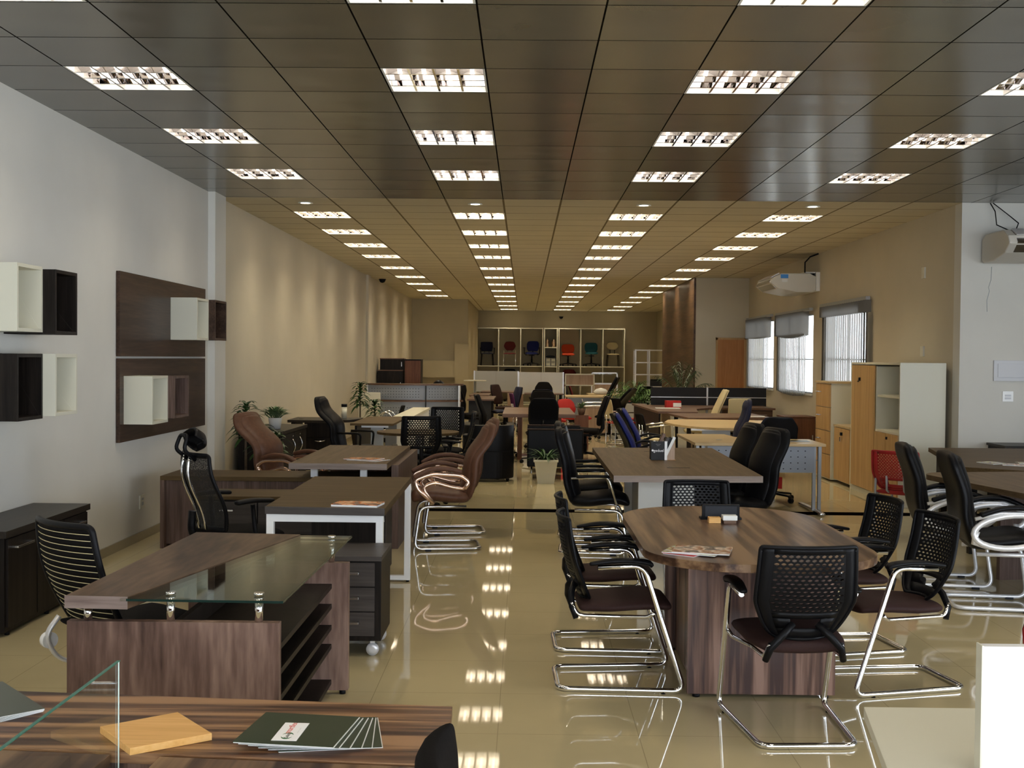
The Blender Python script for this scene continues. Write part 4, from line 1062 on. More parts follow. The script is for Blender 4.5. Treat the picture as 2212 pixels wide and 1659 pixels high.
# ================================================================ PLANTS
def leaf(mb, base, az, L, wd, rise, droop, seg=6, fold=.25, m=0):
    vs = []; d = Vector((math.cos(az), math.sin(az), 0)); s_ = Vector((-math.sin(az), math.cos(az), 0)); b = Vector(base)
    for k in range(seg+1):
        u = k/seg; p = b + d*L*(u*math.cos(rise*(1-u*.3))) + Vector((0, 0, L*(math.sin(rise)*u - droop*u*u)))
        ww = wd*math.sin(PI*min(1, .08+u*.92))**.7/2
        vs += [p-s_*ww+Vector((0, 0, ww*fold)), p, p+s_*ww+Vector((0, 0, ww*fold))]
    fs = []
    for k in range(seg): fs += [(3*k, 3*k+1, 3*k+4, 3*k+3), (3*k+1, 3*k+2, 3*k+5, 3*k+4)]
    mb.add(vs, fs, True, m)
def square_pot(t, x, y, z0, z1, w0, w1, m='pot'):
    mb = MB(); vs = []
    for (w_, z) in ((w0, z0), (w1, z1), (w1-.02, z1), (w1-.02, z1-.03)):
        for (a, b) in ((-1, -1), (1, -1), (1, 1), (-1, 1)): vs.append((x+a*w_/2, y+b*w_/2, z))
    mb.add(vs, [(3, 2, 1, 0)] + [(4*i+k, 4*i+(k+1) % 4, 4*i+4+(k+1) % 4, 4*i+4+k) for i in range(3) for k in range(4)])
    mb.box(x-w1/2-.008, x+w1/2+.008, y-w1/2-.008, y-w1/2+.01, z1-.03, z1).box(x-w1/2-.008, x+w1/2+.008, y+w1/2-.01, y+w1/2+.008, z1-.03, z1).box(x-w1/2-.008, x-w1/2+.01, y-w1/2, y+w1/2, z1-.03, z1).box(x+w1/2-.01, x+w1/2+.008, y-w1/2, y+w1/2, z1-.03, z1)
    mb.build('pot', m, t, bevel=.003)
    MB().box(x-w1/2+.012, x+w1/2-.012, y-w1/2+.012, y+w1/2-.012, z1-.05, z1-.03).build('soil', 'soil', t)
def dracaena(label, x, y, stems, leafL=.30):
    t = thing('dracaena', label, 'plant')
    square_pot(t, x, y, 0, .30, .20, .28, 'espresso')
    tr = MB(); fo = MB()
    for (dx, dy, h, n) in stems:
        tr.tube([(x+dx*.3, y+dy*.3, .26), (x+dx, y+dy, h*.6), (x+dx, y+dy, h)], [.016, .013, .009], 8)
        for i in range(n):
            zz = h - .42*(i/n)*(h/1.15); az = i*2.4+random.random()*.5
            leaf(fo, (x+dx, y+dy, zz), az, leafL*(.75+.4*random.random())*(1 if i > 4 else .8), .052, R(60-35*(i/n)), .62+.3*random.random())
    tr.build('trunk', 'bark', t); fo.build('foliage', 'green', t)
    return settle(t, 0)
dracaena('tall dracaena plant against the left wall beside the dark cupboard', -3.02, 12.68, [(0, 0, 1.06, 56), (.17, .05, .80, 36), (.32, .02, .74, 26)], .225)
dracaena('dracaena plant by the left end of the curved reception desk', -2.86, 20.4, [(0, 0, 1.12, 56), (.26, -.05, .82, 40)], .25)
t = thing('potted_plant', 'small leafy plant in a white pot on the dark cupboard', 'plant')
MB().lathe([(.065, 0), (.080, .13), (.072, .13), (.070, .11)], 20, (-2.93, 13.75, .742)).build('pot', 'potwhite', t)
MB().cyl(-2.93, 13.75, .84, .852, .070).build('soil', 'soil', t)
fo = MB()
for i in range(150):
    a = random.random()*6.28; e = random.random()
    b = (-2.93+math.cos(a)*.06*e, 13.75+math.sin(a)*.06*e, .852+.06*random.random())
    fo.tube([b, (b[0]+math.cos(a)*.07*e, b[1]+math.sin(a)*.07*e, b[2]+.05)], .002, 4)
    leaf(fo, (b[0]+math.cos(a)*.06*e, b[1]+math.sin(a)*.06*e, b[2]+.04), a+random.random(), .095, .026, R(20+60*(1-e)), .3, 3)
fo.build('foliage', 'palegreen', t); settle(t)
t = thing('planter', 'tapered cream planter with a low green plant in the central aisle', 'plant')
square_pot(t, .285, 15.0, .0, .31, .21, .30, 'pot')
fo = MB()
for i in range(46):
    a = i*2.4; leaf(fo, (.285+math.cos(a)*.03, 15.0+math.sin(a)*.03, .29), a, .24+.1*random.random(), .022, R(30+50*random.random()), .35+.4*random.random(), 6)
fo.build('foliage', 'green', t); settle(t, 0)
t = thing('palm', 'bushy palm in a white planter beside the dark desk screens', 'plant')
square_pot(t, 2.36, 25.0, 0, .66, .38, .46, 'potwhite')
fo = MB()
for i in range(40):
    a = i*2.4+random.random(); L = .62+.25*random.random(); rise = R(25+55*random.random())
    b = Vector((2.36, 25.0, .64)); d = Vector((math.cos(a), math.sin(a), 0)); prev = b; pts = []
    for k in range(9):
        u = k/8; pts.append(b + d*L*u*math.cos(rise) + Vector((0, 0, L*(math.sin(rise)*u*1.2-.55*u*u))))
    fo.tube(pts, .004, 4)
    for k in range(2, 9):
        for s_ in (-1, 1):
            leaf(fo, pts[k], a+s_*.9, .20*(1-.05*k), .020, R(5), .5, 3)
fo.build('foliage', 'palmgreen', t); settle(t, 0)
t = thing('palm', 'tall palm rising against the brown wood cladding', 'plant')
square_pot(t, 3.20, 23.9, 0, .72, .34, .42, 'potwhite')
fo = MB()
for i in range(22):
    a = i*2.4; L = .8+.4*random.random(); rise = R(40+45*random.random()); b = Vector((3.20, 23.9, .70)); d = Vector((math.cos(a), math.sin(a), 0)); pts = []
    for k in range(9):
        u = k/8; pts.append(b + d*L*u*math.cos(rise)*.7 + Vector((0, 0, L*(math.sin(rise)*u*1.2-.4*u*u))))
    fo.tube(pts, .004, 4)
    for k in range(3, 9):
        for s_ in (-1, 1): leaf(fo, pts[k], a+s_*.9, .18, .018, R(5), .5, 3)
fo.build('foliage', 'green', t); settle(t, 0)

# ================================================================ LEFT HALF, MIDDLE DISTANCE
def curved_handle(parent, c, ax, L=.12, m='steel'):
    pts = []
    for k in range(9):
        u = k/8-.5
        if ax == 'z': pts.append((c[0]+.032*math.cos(u*PI), c[1], c[2]+u*L))
        else: pts.append((c[0]+u*L, c[1]-.03*math.cos(u*PI), c[2]-.012*math.cos(u*PI)))
    return MB().tube(pts, [.004, .007, .009, .010, .010, .010, .009, .007, .004], 8).build('handle', m, parent)
t = thing('cupboard', 'dark cupboard with curved silver handles carrying the small white pot plant', 'cabinet')
MB().box(-3.24, -2.76, 13.25, 14.75, .02, .70).build('body', 'espresso', t); MB().box(-3.26, -2.74, 13.22, 14.78, .70, .74).build('top', 'espresso_top', t, bevel=.002)
for (a, b, hy) in ((13.27, 13.98, 13.86), (14.0, 14.72, 14.30)):
    d = MB().box(-2.76, -2.745, a, b, .05, .69).build('door', 'espresso', t, bevel=.001)
    curved_handle(d, (-2.745, hy, .53), 'z', .17); MB().cyl(0, 0, 0, .006, .008).build('lock', 'steel', d).matrix_local = Matrix.Translation((-2.742, hy, .65)) @ Matrix.Rotation(PI/2, 4, 'Y')
settle(t, 0)
t = thing('desk', 'dark desk with curved front edge and drawers near the left wall', 'desk')
MB().prism([(-3.20, 16.5), (-3.18, 15.70), (-2.65, 15.66), (-2.38, 15.86), (-2.27, 16.15), (-2.27, 16.5)], .705, .740).build('tabletop', 'espresso_top', t, bevel=.002)
b = MB().box(-2.98, -2.55, 15.85, 16.4, .05, .705).build('pedestal', 'espresso', t)
for k, z in enumerate((.08, .29, .50)):
    d = MB().box(-2.97, -2.56, 15.83, 15.85, z, z+.20).build('drawer', 'espresso', b, bevel=.001)
curved_handle(b, (-2.765, 15.83, .46), 'x', .16)
MB().cyl(0, 0, 0, .006, .010).build('lock', 'steel', b).matrix_local = Matrix.Translation((-2.62, 15.828, .62)) @ Matrix.Rotation(PI/2, 4, 'X')
MB().box(-3.15, -3.10, 15.8, 16.4, 0, .705).build('panel_leg', 'espresso', t)
MB().cyl(-3.05, 16.0, .740, .743, .03).build('cable_cap', 'black', t)
settle(t, 0)
t = thing('vase', 'pale cylinder vase with black rim on the dark desk by left wall', 'vase')
MB().cyl(-2.50, 16.25, .7405, .90, .038, 20).build('body', 'cream', t); MB().cyl(-2.50, 16.25, .90, .94, .041, 20).build('rim', 'black', t); settle(t)
t = thing('desk', 'brown desk with grey metal leg between reception desk and round table', 'desk')
MB().box(-2.24, -1.68, 15.05, 16.85, .712, .74).build('tabletop', 'brown_top', t, bevel=.002)
MB().box(-2.10, -1.75, 15.10, 15.14, .685, .712).box(-2.10, -1.75, 16.74, 16.78, .685, .712).build('beam', 'silver', t)
for y in (15.12, 16.72):
    MB().box(-1.98, -1.82, y, y+.05, .03, .69).build('leg', 'greymetal', t); MB().box(-2.2, -1.7, y-.01, y+.06, 0, .03).build('foot', 'greymetal', t)
MB().box(-2.20, -2.17, 15.2, 16.7, .25, .70).build('modesty_panel', 'espresso', t)
settle(t, 0)
c = leather_visitor('executive_chair', 'tall dark swivel chair at the brown desk near the left wall', 'leather', 'steel', 'none', z1=1.10, base='star', lean=.26, w=.44)
for s_ in (-1, 1):
    MB().tube(fillet([(s_*.26, -.14, .66), (s_*.27, .16, .66), (s_*.25, .14, .44)], .05, 4), .014, 8).build('armrest', 'black', c)
place(c, [(-2.10, 14.55, -100, c['label'])])
t = thing('counter', 'long low white counter running back to the reception desk', 'counter')
MB().box(-1.885, -1.625, 17.0, 20.0, .0, .70).build('body', 'white', t); MB().box(-1.90, -1.61, 16.95, 20.05, .70, .74).build('top', 'cream', t, bevel=.002); settle(t, 0)
# round table
t = thing('round_table', 'round brown table left of the aisle with mesh swivel chairs', 'table')
MB().prism([(-1.225+.475*math.cos(2*PI*k/48), 13.55+.475*math.sin(2*PI*k/48)) for k in range(48)], .712, .74).build('tabletop', 'brown_top', t, bevel=.002)
MB().cyl(-1.225, 13.55, .03, .712, .035).build('column', 'greymetal', t)
for k in range(4):
    a = PI/4+k*PI/2; T = Matrix.Translation((-1.225, 13.55, 0)) @ Matrix.Rotation(a, 4, 'Z'); MB().box(.02, .30, -.02, .02, 0, .03, T=T).build('foot', 'greymetal', t)
settle(t, 0)
c = task_chair('mesh_swivel_chair', 'x', 'black', seat='blackfab', z1=.97, meshb=True, seatz=.45, w=.46)
place(c, [(-1.12, 12.62, 8, 'black mesh swivel chair in front of the round table, back to viewer'), (-.98, 14.45, 176, 'black mesh swivel chair behind the round table'), (-.86, 13.50, 92, 'black mesh swivel chair right of the round table, partly hidden')], 'mesh swivel chairs at the round table')
# tub chair and armchairs
t = thing('tub_chair', 'black tub armchair with rounded back beside the brown leather chairs', 'armchair')
o = MB().pad([(0, 0), (0, .01)], .1, .1, seg=4)
pts = rrect(-.80, -.13, 15.02, 15.75, [.04, .04, .26, .26], 10); inn = rrect(-.70, -.23, 15.14, 15.77, [.03, .03, .18, .18], 10)
MB().prism(rrect(-.80, -.13, 15.02, 15.75, [.04, .04, .26, .26], 10), .04, .40).build('base', 'leather', t, bevel=.01)
n = len(pts); mb = MB(); vs = [(p[0], p[1], .40) for p in pts]+[(p[0], p[1], .73) for p in pts]+[(p[0], p[1], .73) for p in inn]+[(p[0], p[1], .40) for p in inn]
fs = []
for k in range(n):
    k2 = (k+1) % n
    if pts[k][1] > 15.74 and pts[k2][1] > 15.74: continue
    fs += [(k, k2, n+k2, n+k), (n+k, n+k2, 2*n+k2, 2*n+k), (2*n+k, 2*n+k2, 3*n+k2, 3*n+k)]
mb.add(vs, fs, True); mb.build('back', 'leather', t, bevel=.008)
MB().box(-.69, -.24, 15.2, 15.78, .40, .47).build('seat_cushion', 'leather', t, bevel=.02)
for (x, y) in ((-.72, 15.2), (-.21, 15.2), (-.72, 15.7), (-.21, 15.7)): MB().cyl(x, y, 0, .04, .02).build('foot', 'black', t)
settle(t, 0)
c = thing('armchair', 'x', 'armchair')
MB().box(-.37, .37, -.38, -.26, .17, .66).build('back', 'leather', c, bevel=.018)
for s_ in (-1, 1):
    MB().box(s_*.31-.05, s_*.31+.05, -.26, .36, .17, .52).build('arm', 'leather', c, bevel=.018)
    for y in (-.33, .32): MB().cyl(s_*.31, y, 0, .17, .014).build('leg', 'chrome', c)
MB().box(-.26, .26, -.26, .36, .20, .36).build('seat', 'leather', c, bevel=.02)
MB().box(-.37, .37, -.372, -.268, .66, .668).build('top_piping', 'darkseat', c)
place(c, [(.415, 15.75, 0, 'boxy black armchair behind the cream planter, back to viewer'), (.42, 16.70, 0, 'second boxy black armchair just behind the first one')], 'boxy black armchairs in the aisle')
# brown table with chairs
t = thing('table', 'mid brown rectangular table in the middle of the rear aisle', 'table')
MB().box(-.33, .79, 17.9, 20.3, .69, .745).build('tabletop', 'mid_brown', t, bevel=.002)
for y in (18.4, 19.9):
    for x in (-.10, .52): MB().box(x, x+.07, y, y+.06, .0, .69).build('leg', 'red_brown', t)
settle(t, 0)
c = task_chair('task_chair', 'x', 'blackfab', z1=.98, w=.44, lean=.12, arms=False, base='black')
place(c, [(.27, 17.72, 4, 'wide black chair in front of the mid brown table, back to viewer', 0, 1.03), (-.42, 18.9, -84, 'black chair at the left side of the mid brown table, leaning back'), (.98, 18.7, 82, 'thin black chair at the right side of the mid brown table'),
          (.33, 20.9, 178, 'black chair at the far side of the mid brown table'), (-1.62, 25.4, 150, 'black chair behind the curved reception desk, right end'), (-1.05, 23.4, -60, 'black chair between reception desk and grey sided desk')], 'black task chairs around the rear hall')
# reception desk
t = thing('reception_desk', 'curved reception desk with grey perforated steel panels and wood bands', 'reception desk')
def arc(y0, bulge_, x0=-2.95, x1=-1.22, n=24, off=0): return [(x0+(x1-x0)*k/n, y0-bulge_*math.sin(PI*(.15+.85*k/n))-off) for k in range(n+1)]
fr = arc(22.15, .28); bk = [(a, b+.05) for a, b in fr]
def strip(f, z0, z1, th=.02, k0=0, k1=24):
    q = f[k0:k1+1]; return MB().prism(q + [(a, b+th) for a, b in q[::-1]], z0, z1)
for (k0, k1) in ((0, 15), (15, 24)):
    for (z0, z1) in ((.08, .76), (.80, 1.07)):
        mb = MB(); q = [Vector((a, b, 0)) for a, b in fr]
        mb = strip(fr, z0, z1, .012, k0, k1); o = mb.build('perforated_panel', 'perf', t)
        dots = MB()
        nn = int((z1-z0-.06)/.052)
        x = fr[k0][0]+.09
        while x < fr[k1][0]-.07:
            u = (x+2.95)/1.73; yy = 22.15-.28*math.sin(PI*(.15+.85*u))-.0008
            for r_ in range(nn):
                zz = z0+.05+r_*.052; dots.add([(x-.009, yy, zz), (x, yy, zz-.009), (x+.009, yy, zz), (x, yy, zz+.009)], [(0, 1, 2, 3)])
            x += .052
        dots.build('perforation', 'black', o)
f2 = arc(22.15, .28, -2.98, -1.16, off=.05)
strip(f2, 1.07, 1.10, .32).build('counter_top', 'mid_brown', t); strip(f2, .765, .795, .10).build('wood_band', 'mid_brown', t)
strip(fr, .0, .08, .015).build('plinth', 'black', t)
MB().box(-1.845, -1.83, 21.86, 21.90, .08, 1.07).build('panel_joint', 'black', t)
for x, y in ((-1.225, 22.03), (-2.95, 22.03)): MB().box(x-.012, x+.012, y-.05, y+.35, 0, 1.07).build('end_post', 'silver', t)
MB().box(-2.93, -1.24, 22.35, 22.9, .70, .735).build('work_surface', 'mid_brown', t)
settle(t, 0)
t = thing('wall_mirror', 'pale rounded leaning panel left of the reception desk', 'panel')
MB().prism([(-3.02, 21.3), (-2.62, 21.3), (-2.62, 21.33), (-3.02, 21.33)], 0, .95).build('panel', 'cream', t, bevel=.01); settle(t, 0)
c = plastic_visitor('visitor_chair', 'pair of curved chrome armrests', 'blackfab', 'blackfab', 'chrome', frame='sled', z1=.80)
for s_ in (-1, 1): MB().tube([(s_*.24, -.22+.42*k/10, .46+.24*math.sin(PI*k/10)) for k in range(11)], .010, 8).build('armrest', 'chrome', c)
place(c, [(-2.27, 19.3, 90, 'chair with curved chrome arms in front of the reception desk')])
c = headrest_chair('black headrest chair standing behind the reception desk')
place(c, [(-1.90, 23.7, 150, 'black headrest chair standing behind the reception desk')])
# stacked cabinets behind the reception desk
def cabinet(label, x0, x1, y0, y1, z0, z1, body, door, n=1, grp=None, hx=None, top=None, name='cabinet'):
    t = thing(name, label, 'cabinet', group=grp)
    MB().box(x0, x1, y0, y1, z0, z1-.02).build('body', body, t); MB().box(x0-.008, x1+.008, y0-.012, y1, z1-.02, z1).build('top', top or body, t)
    for k in range(n):
        a = x0+(x1-x0)*k/n+.006; b = x0+(x1-x0)*(k+1)/n-.006
        d = MB().box(a, b, y0-.016, y0, z0+.01, z1-.03).build('door', door, t)
        MB().box(b-.05, b-.035, y0-.035, y0-.016, (z0+z1)/2-.05, (z0+z1)/2+.05).build('handle', 'steel', d)
    return settle(t)
G = 'cabinets stacked behind the reception desk'
cabinet('dark cabinet, bottom of the stack behind the reception desk', -3.27, -2.70, 26.0, 26.5, 0, .66, 'espresso', 'espresso', 1, G)
cabinet('dark cabinet, middle of the stack behind the reception desk', -3.27, -2.70, 26.0, 26.5, .66, 1.31, 'espresso', 'espresso', 1, G, top='mid_brown')
cabinet('dark cabinet, topmost of the stack behind the reception desk', -3.22, -2.69, 26.1, 26.5, 1.31, 1.57, 'espresso', 'espresso', 1, G, top='mid_brown')
cabinet('tall reddish brown cabinet right of the dark stack behind reception', -2.66, -2.30, 26.0, 26.5, 0, 1.55, 'espresso', 'red_brown', 1, None)
# grey sided desk
t = thing('desk', 'brown topped desk with grey side right of the reception desk', 'desk')
MB().box(-1.17, -.63, 24.0, 26.2, .715, .745).build('tabletop', 'mid_brown', t); MB().box(-1.14, -.68, 24.05, 24.08, 0, .715).build('end_panel', 'partition', t)
MB().box(-1.14, -1.11, 24.1, 26.1, .2, .715).build('modesty_panel', 'partition', t); MB().box(-1.14, -.68, 26.1, 26.13, 0, .715).build('end_panel', 'partition', t); settle(t, 0)
t = thing('desk', 'small brown desk with rounded corner behind the grey sided desk', 'desk')
MB().prism(rrect(-1.25, -.80, 26.6, 28.4, [.02, .02, .02, .18]), .715, .745).build('tabletop', 'mid_brown', t); MB().box(-1.2, -.85, 26.7, 26.73, 0, .715).box(-1.2, -.85, 28.2, 28.23, 0, .715).build('panel_leg', 'oak_z', t); settle(t, 0)
t = thing('high_table', 'small high round table near the left end of the grey screens', 'table')
MB().cyl(-1.22, 29.0, 1.02, 1.045, .28, 32).build('tabletop', 'cream', t); MB().cyl(-1.22, 29.0, .02, 1.02, .03).build('column', 'greymetal', t); MB().cyl(-1.22, 29.0, 0, .02, .22, 24).build('foot', 'greymetal', t); settle(t, 0)
t = thing('desk', 'wood sided desk below the left grey screen', 'desk')
MB().box(-1.1, .0, 29.5, 30.6, .715, .745).build('tabletop', 'mid_brown', t); MB().box(-.42, -.02, 29.5, 29.53, 0, .715).build('end_panel', 'oak_z', t); MB().box(-1.08, -1.05, 29.55, 30.5, 0, .715).build('panel_leg', 'oak_z', t); settle(t, 0)
for (x0, x1, yy, m_, lb) in ((-1.33, -.16, 31.0, 'screengrey', 'wide light grey screen on the left in the rear hall'), (-.15, .98, 29.3, 'white', 'wide white screen on the right in the rear hall')):
    t = thing('screen', lb, 'screen', group='wide screens in the rear hall')
    MB().box(x0, (x0+x1)/2-.002, yy, yy+.04, .70, 1.25).box((x0+x1)/2+.002, x1, yy, yy+.04, .70, 1.25).build('panel', m_, t); MB().box(x0-.01, x0+.02, yy-.005, yy+.045, 0, 1.255).build('post', 'silver', t); MB().box(x1-.02, x1+.01, yy-.005, yy+.045, 0, 1.255).build('post', 'silver', t); settle(t, 0)
t = thing('desk', 'thin dark topped desk in front of the white screen', 'desk')
MB().prism([(.0, 28.2), (.95, 28.2), (.95, 28.9), (.45, 29.2), (.0, 29.2)], .72, .745).build('tabletop', 'mid_brown', t)
for x in (.3, .85): MB().box(x, x+.05, 28.5, 28.55, 0, .72).build('leg', 'black', t)
settle(t, 0)
# assorted rear task chairs
def simple_task(label, m, x, y, rz, z1=.92, lean=.1, w=.42, sh='black', arms=False, grp=None, round_=3., top=.8):
    c = task_chair('task_chair', label, m, shell=sh, z1=z1, w=w, lean=lean, arms=arms, round_=round_, top=top); place(c, [(x, y, rz, label)]); return c
simple_task('dark brown chair left of the light grey screen', 'darkseat', -.40, 27.2, -120, .98)
simple_task('navy chair with dark shell beside the wood sided desk', 'navy', -.42, 25.2, 110, .98)
simple_task('black chair with rounded back behind the blue one', 'blackfab', .48, 27.0, 185, 1.05, round_=2.2, top=.6)
simple_task('blue chair with black shell in the rear aisle', 'blue', .38, 23.6, -4, .98, w=.46)
simple_task('bright red chair seen side on in the rear aisle', 'redfab', .52, 21.9, -80, .88, .16)
simple_task('second bright red chair right of the first, seat turned to viewer', 'redfab', 1.02, 22.9, -140, .80, .12)
c = plastic_visitor('plastic_chair', 'purple plastic chair with chrome legs in the rear aisle', 'purple', 'purple', 'chrome', z1=.86, frame='four'); place(c, [(.0, 24.6, -80, c['label'])])
t = thing('potted_plant', 'pale green succulent on a stand beside the red chairs', 'plant')
MB().lathe([(.05, 0), (.08, .12), (.07, .12)], 16, (1.02, 20.8, .60)).build('pot', 'mid_brown', t); MB().box(.9, 1.14, 20.65, 20.95, 0, .60).build('stand', 'red_brown', t)
fo = MB()
for i in range(50):
    a = i*2.4; leaf(fo, (1.02, 20.8, .71), a, .13+.04*random.random(), .03, R(15+65*random.random()), .2, 3)
fo.build('foliage', 'palegreen', t); settle(t, 0)
cabinet('light oak low cabinet with chrome trays right of the aisle', 1.16, 1.77, 24.4, 25.2, .03, .60, 'oak_z', 'oak_z', 1)
t = thing('tray_rack', 'chrome wire tray rack on the light oak low cabinet', 'rack')
for z in (.61, .68): MB().tube(fillet([(1.25, 24.5, z), (1.65, 24.5, z), (1.65, 24.8, z), (1.25, 24.8, z)], .02, 3, True), .006, 6, True).build('wire_tray', 'chrome', t)
for (a, b) in ((1.25, 24.5), (1.65, 24.5)): MB().tube([(a, b, .605), (a*1.0-(.04 if a < 1.4 else -.04), b, .76)], .006, 6).build('wire_leg', 'chrome', t)
settle(t)
t = thing('desk', 'beige topped desk in the rear hall right of the red chairs', 'desk')
MB().prism([(.95, 26.5), (2.0, 26.5), (2.0, 27.6), (.95, 27.6)], .715, .745).build('tabletop', 'maple_x', t); MB().box(1.0, 1.95, 26.6, 26.63, .2, .715).build('modesty_panel', 'perf', t)
for x in (1.0, 1.9): MB().box(x, x+.05, 26.9, 26.95, 0, .715).build('leg', 'silver', t)
settle(t, 0)
t = thing('desk', 'beige desk with grey front near the palm', 'desk')
MB().box(1.55, 2.7, 28.0, 29.2, .715, .745).build('tabletop', 'maple_x', t); MB().box(1.6, 2.45, 28.05, 28.08, .02, .715).build('modesty_panel', 'perf', t)
for x in (1.6, 2.6): MB().box(x, x+.05, 28.1, 28.15, 0, .715).build('leg', 'silver', t)
settle(t, 0)
for (x, y, m_, lb) in ((1.55, 24.9, 'black', 'folded dark monitor arm chair leaning over the oak cabinet'),):
    c = task_chair('task_chair', lb, 'blackfab', z1=1.20, w=.42, lean=.22, arms=False, shell='black'); place(c, [(1.62, 25.85, 78, 'black chair with tall thin back behind the oak cabinet')])
simple_task('black chair tilted far back right of the oak cabinet', 'blackfab', 1.72, 23.6, 62, 1.02, .30)
t = thing('bag', 'white bag lying on the beige desk near the palm', 'bag')
MB().lathe([(.02, 0), (.16, .01), (.18, .06), (.12, .12), (.02, .15)], 14, (1.85, 28.3, .7455)).build('bag', 'paper', t); settle(t)
simple_task('chair with red front in the rear hall, left one', 'darkred', 1.45, 30.6, -80, .98, .12)
simple_task('chair with red front in the rear hall, right one', 'darkred', 2.75, 31.8, 80, .98, .12)
simple_task('light blue chair behind the left red fronted chair', 'blue', 1.35, 31.7, -70, .80, .08)
simple_task('black rounded chair behind the palm', 'blackfab', 3.0, 30.6, 30, .90, .08, .50, round_=2.2)
t = thing('low_partition', 'small wood and cream box partition in front of the back shelving', 'partition')
MB().box(1.06, 1.78, 30.0, 30.05, .93, 1.18).build('board', 'oak_z', t); MB().box(1.04, 1.80, 29.98, 30.07, .90, .93).box(1.04, 1.80, 29.98, 30.07, 1.18, 1.21).box(1.04, 1.07, 29.98, 30.07, 0, 1.2).box(1.77, 1.80, 29.98, 30.07, 0, 1.2).build('frame', 'cream', t); settle(t, 0)
t = thing('glass_partition', 'glass panel in a pale frame in front of the back shelving', 'partition')
g = MB().box(1.80, 2.44, 31.0, 31.01, .96, 1.21).build('glass_panel', 'pane', t); MB().box(1.77, 2.47, 30.98, 31.03, .92, .96).box(1.77, 2.47, 30.98, 31.03, 1.21, 1.24).box(1.77, 1.80, 30.98, 31.03, 0, 1.24).box(2.44, 2.47, 30.98, 31.03, 0, 1.24).build('frame', 'silver', t)
MB().box(1.80, 2.44, 30.99, 31.02, .70, .92).build('wood_panel', 'oak_z', t); settle(t, 0)

# ================================================================ BACK SHELVING WITH DISPLAY CHAIRS
def shelf_unit(label, xs, y0, y1, shelves, ztop, th=.035, narrow=False):
    t = thing('display_shelving', label, 'shelving', group='cream display shelving on the back wall')
    mb = MB()
    for x in xs: MB().box(x-th/2, x+th/2, y0, y1, 0, ztop).build('upright', 'cream', t)
    for z in shelves: MB().box(xs[0]+th/2, xs[-1]-th/2, y0+.005, y1, z-th/2, z+th/2).build('shelf', 'cream', t)
    MB().box(xs[0], xs[-1], y1-.02, y1, 0, ztop).build('back_panel', 'wall_back', t)
    settle(t, 0)
SY0, SY1 = 41.3, 42.15
shelf_unit('left three bay section of the cream display shelving', [-1.71, -.92, -.14, .64], SY0, SY1, [.03, 1.31, 2.65], 2.67)
shelf_unit('narrow middle section of the cream display shelving', [.70, 1.15], SY0, SY1, [.03, 1.30, 1.98, 2.65], 2.67)
shelf_unit('right three bay section of the cream display shelving', [1.21, 1.98, 2.76, 3.52], SY0, SY1, [.03, 1.31, 2.65], 2.67)
SZ = 1.3285
def show(c, x, lb, rz=180, sc=1.): place(c, [(x, 41.72, rz, lb, SZ, sc)], 'chairs displayed on the back shelving')
c = plastic_visitor('display_chair', 'a', 'navy', 'navy', 'black', frame='four', z1=.84, zb=.50)
for s_ in (-1, 1): MB().tube(fillet([(s_*.24, -.2, .62), (s_*.25, .12, .62), (s_*.23, .14, .40)], .05, 4), .014, 8).build('armrest', 'black', c)
show(c, -1.33, 'navy chair with dark arms, leftmost on the back shelving', 186)
show(plastic_visitor('display_chair', 'b', 'darkred', 'darkred', 'chrome', frame='sled', z1=.86, zb=.54, shape='round'), -.53, 'dark red chair on a chrome frame on the back shelving')
show(task_chair('display_chair', 'c', 'blue', z1=.88, w=.44), .26, 'blue swivel chair with arms on the back shelving', 172)
show(task_chair('display_chair', 'd', 'orange', z1=.78, w=.46, arms=False, seatz=.41, z0=.46), 1.55, 'bright orange swivel chair on the back shelving')
show(task_chair('display_chair', 'e', 'teal', z1=.84, w=.46, arms=False, z0=.50, seatz=.46), 2.38, 'teal swivel chair on the back shelving')
show(plastic_visitor('display_chair', 'f', 'creamleather', 'creamleather', 'black', frame='hairpin', z1=.86, zb=.60, shape='round'), 3.14, 'cream chair on black hairpin legs, rightmost on the back shelving')
for ch in bpy.data.objects:
    pass
M['beigechair'] = mat('beige_plastic', (.50, .40, .32), .35)
for (x, lb, m_) in ((-.52, 'dark chair in the lower middle bay of the left shelving section', 'blackfab'), (1.60, 'dark red chair in the lower left bay of the right shelving section', 'darkred')):
    c = task_chair('display_chair', lb, m_, z1=1.16, w=.50, round_=2.2, top=.7, arms=False, seatz=.6, z0=.72); place(c, [(x, 41.6, 180, lb, .048)], 'chairs displayed on the back shelving')
for k, (x, r_) in enumerate(((.81, .055), (1.03, .062))):
    t = thing('metal_bin', 'brass coloured cylinder, %s of two in the narrow shelf' % ('left' if k == 0 else 'right'), 'bin', group='brass cylinders in the narrow shelf')
    MB().lathe([(r_, 0), (r_, .22), (r_-.01, .25), (.012, .27), (.012, .30)], 18, (x, 41.6, 1.9985)).build('body', 'copper', t); settle(t)
for r_ in range(2):
    for k in range(2):
        t = thing('drawer_box', 'small pale drawer box, %s %s on the narrow shelf' % (('lower', 'upper')[r_], ('left', 'right')[k]), 'box', group='pale drawer boxes in the narrow shelf')
        x0 = .75+.18*k; MB().box(x0, x0+.17, 41.45, 41.9, 1.3185+.15*r_, 1.3185+.15*r_+.14).build('body', 'screengrey', t); MB().box(x0+.03, x0+.14, 41.43, 41.45, 1.36+.15*r_, 1.42+.15*r_).build('front', 'cream', t); settle(t)
t = thing('folded_textile', 'dark bundle above the pale drawer boxes in narrow shelf', 'textile')
MB().pad([(41.5, 1.66), (41.8, 1.66)], .34, .08, rr=.03, x0=.925).build('bundle', 'partition', t); settle(t)
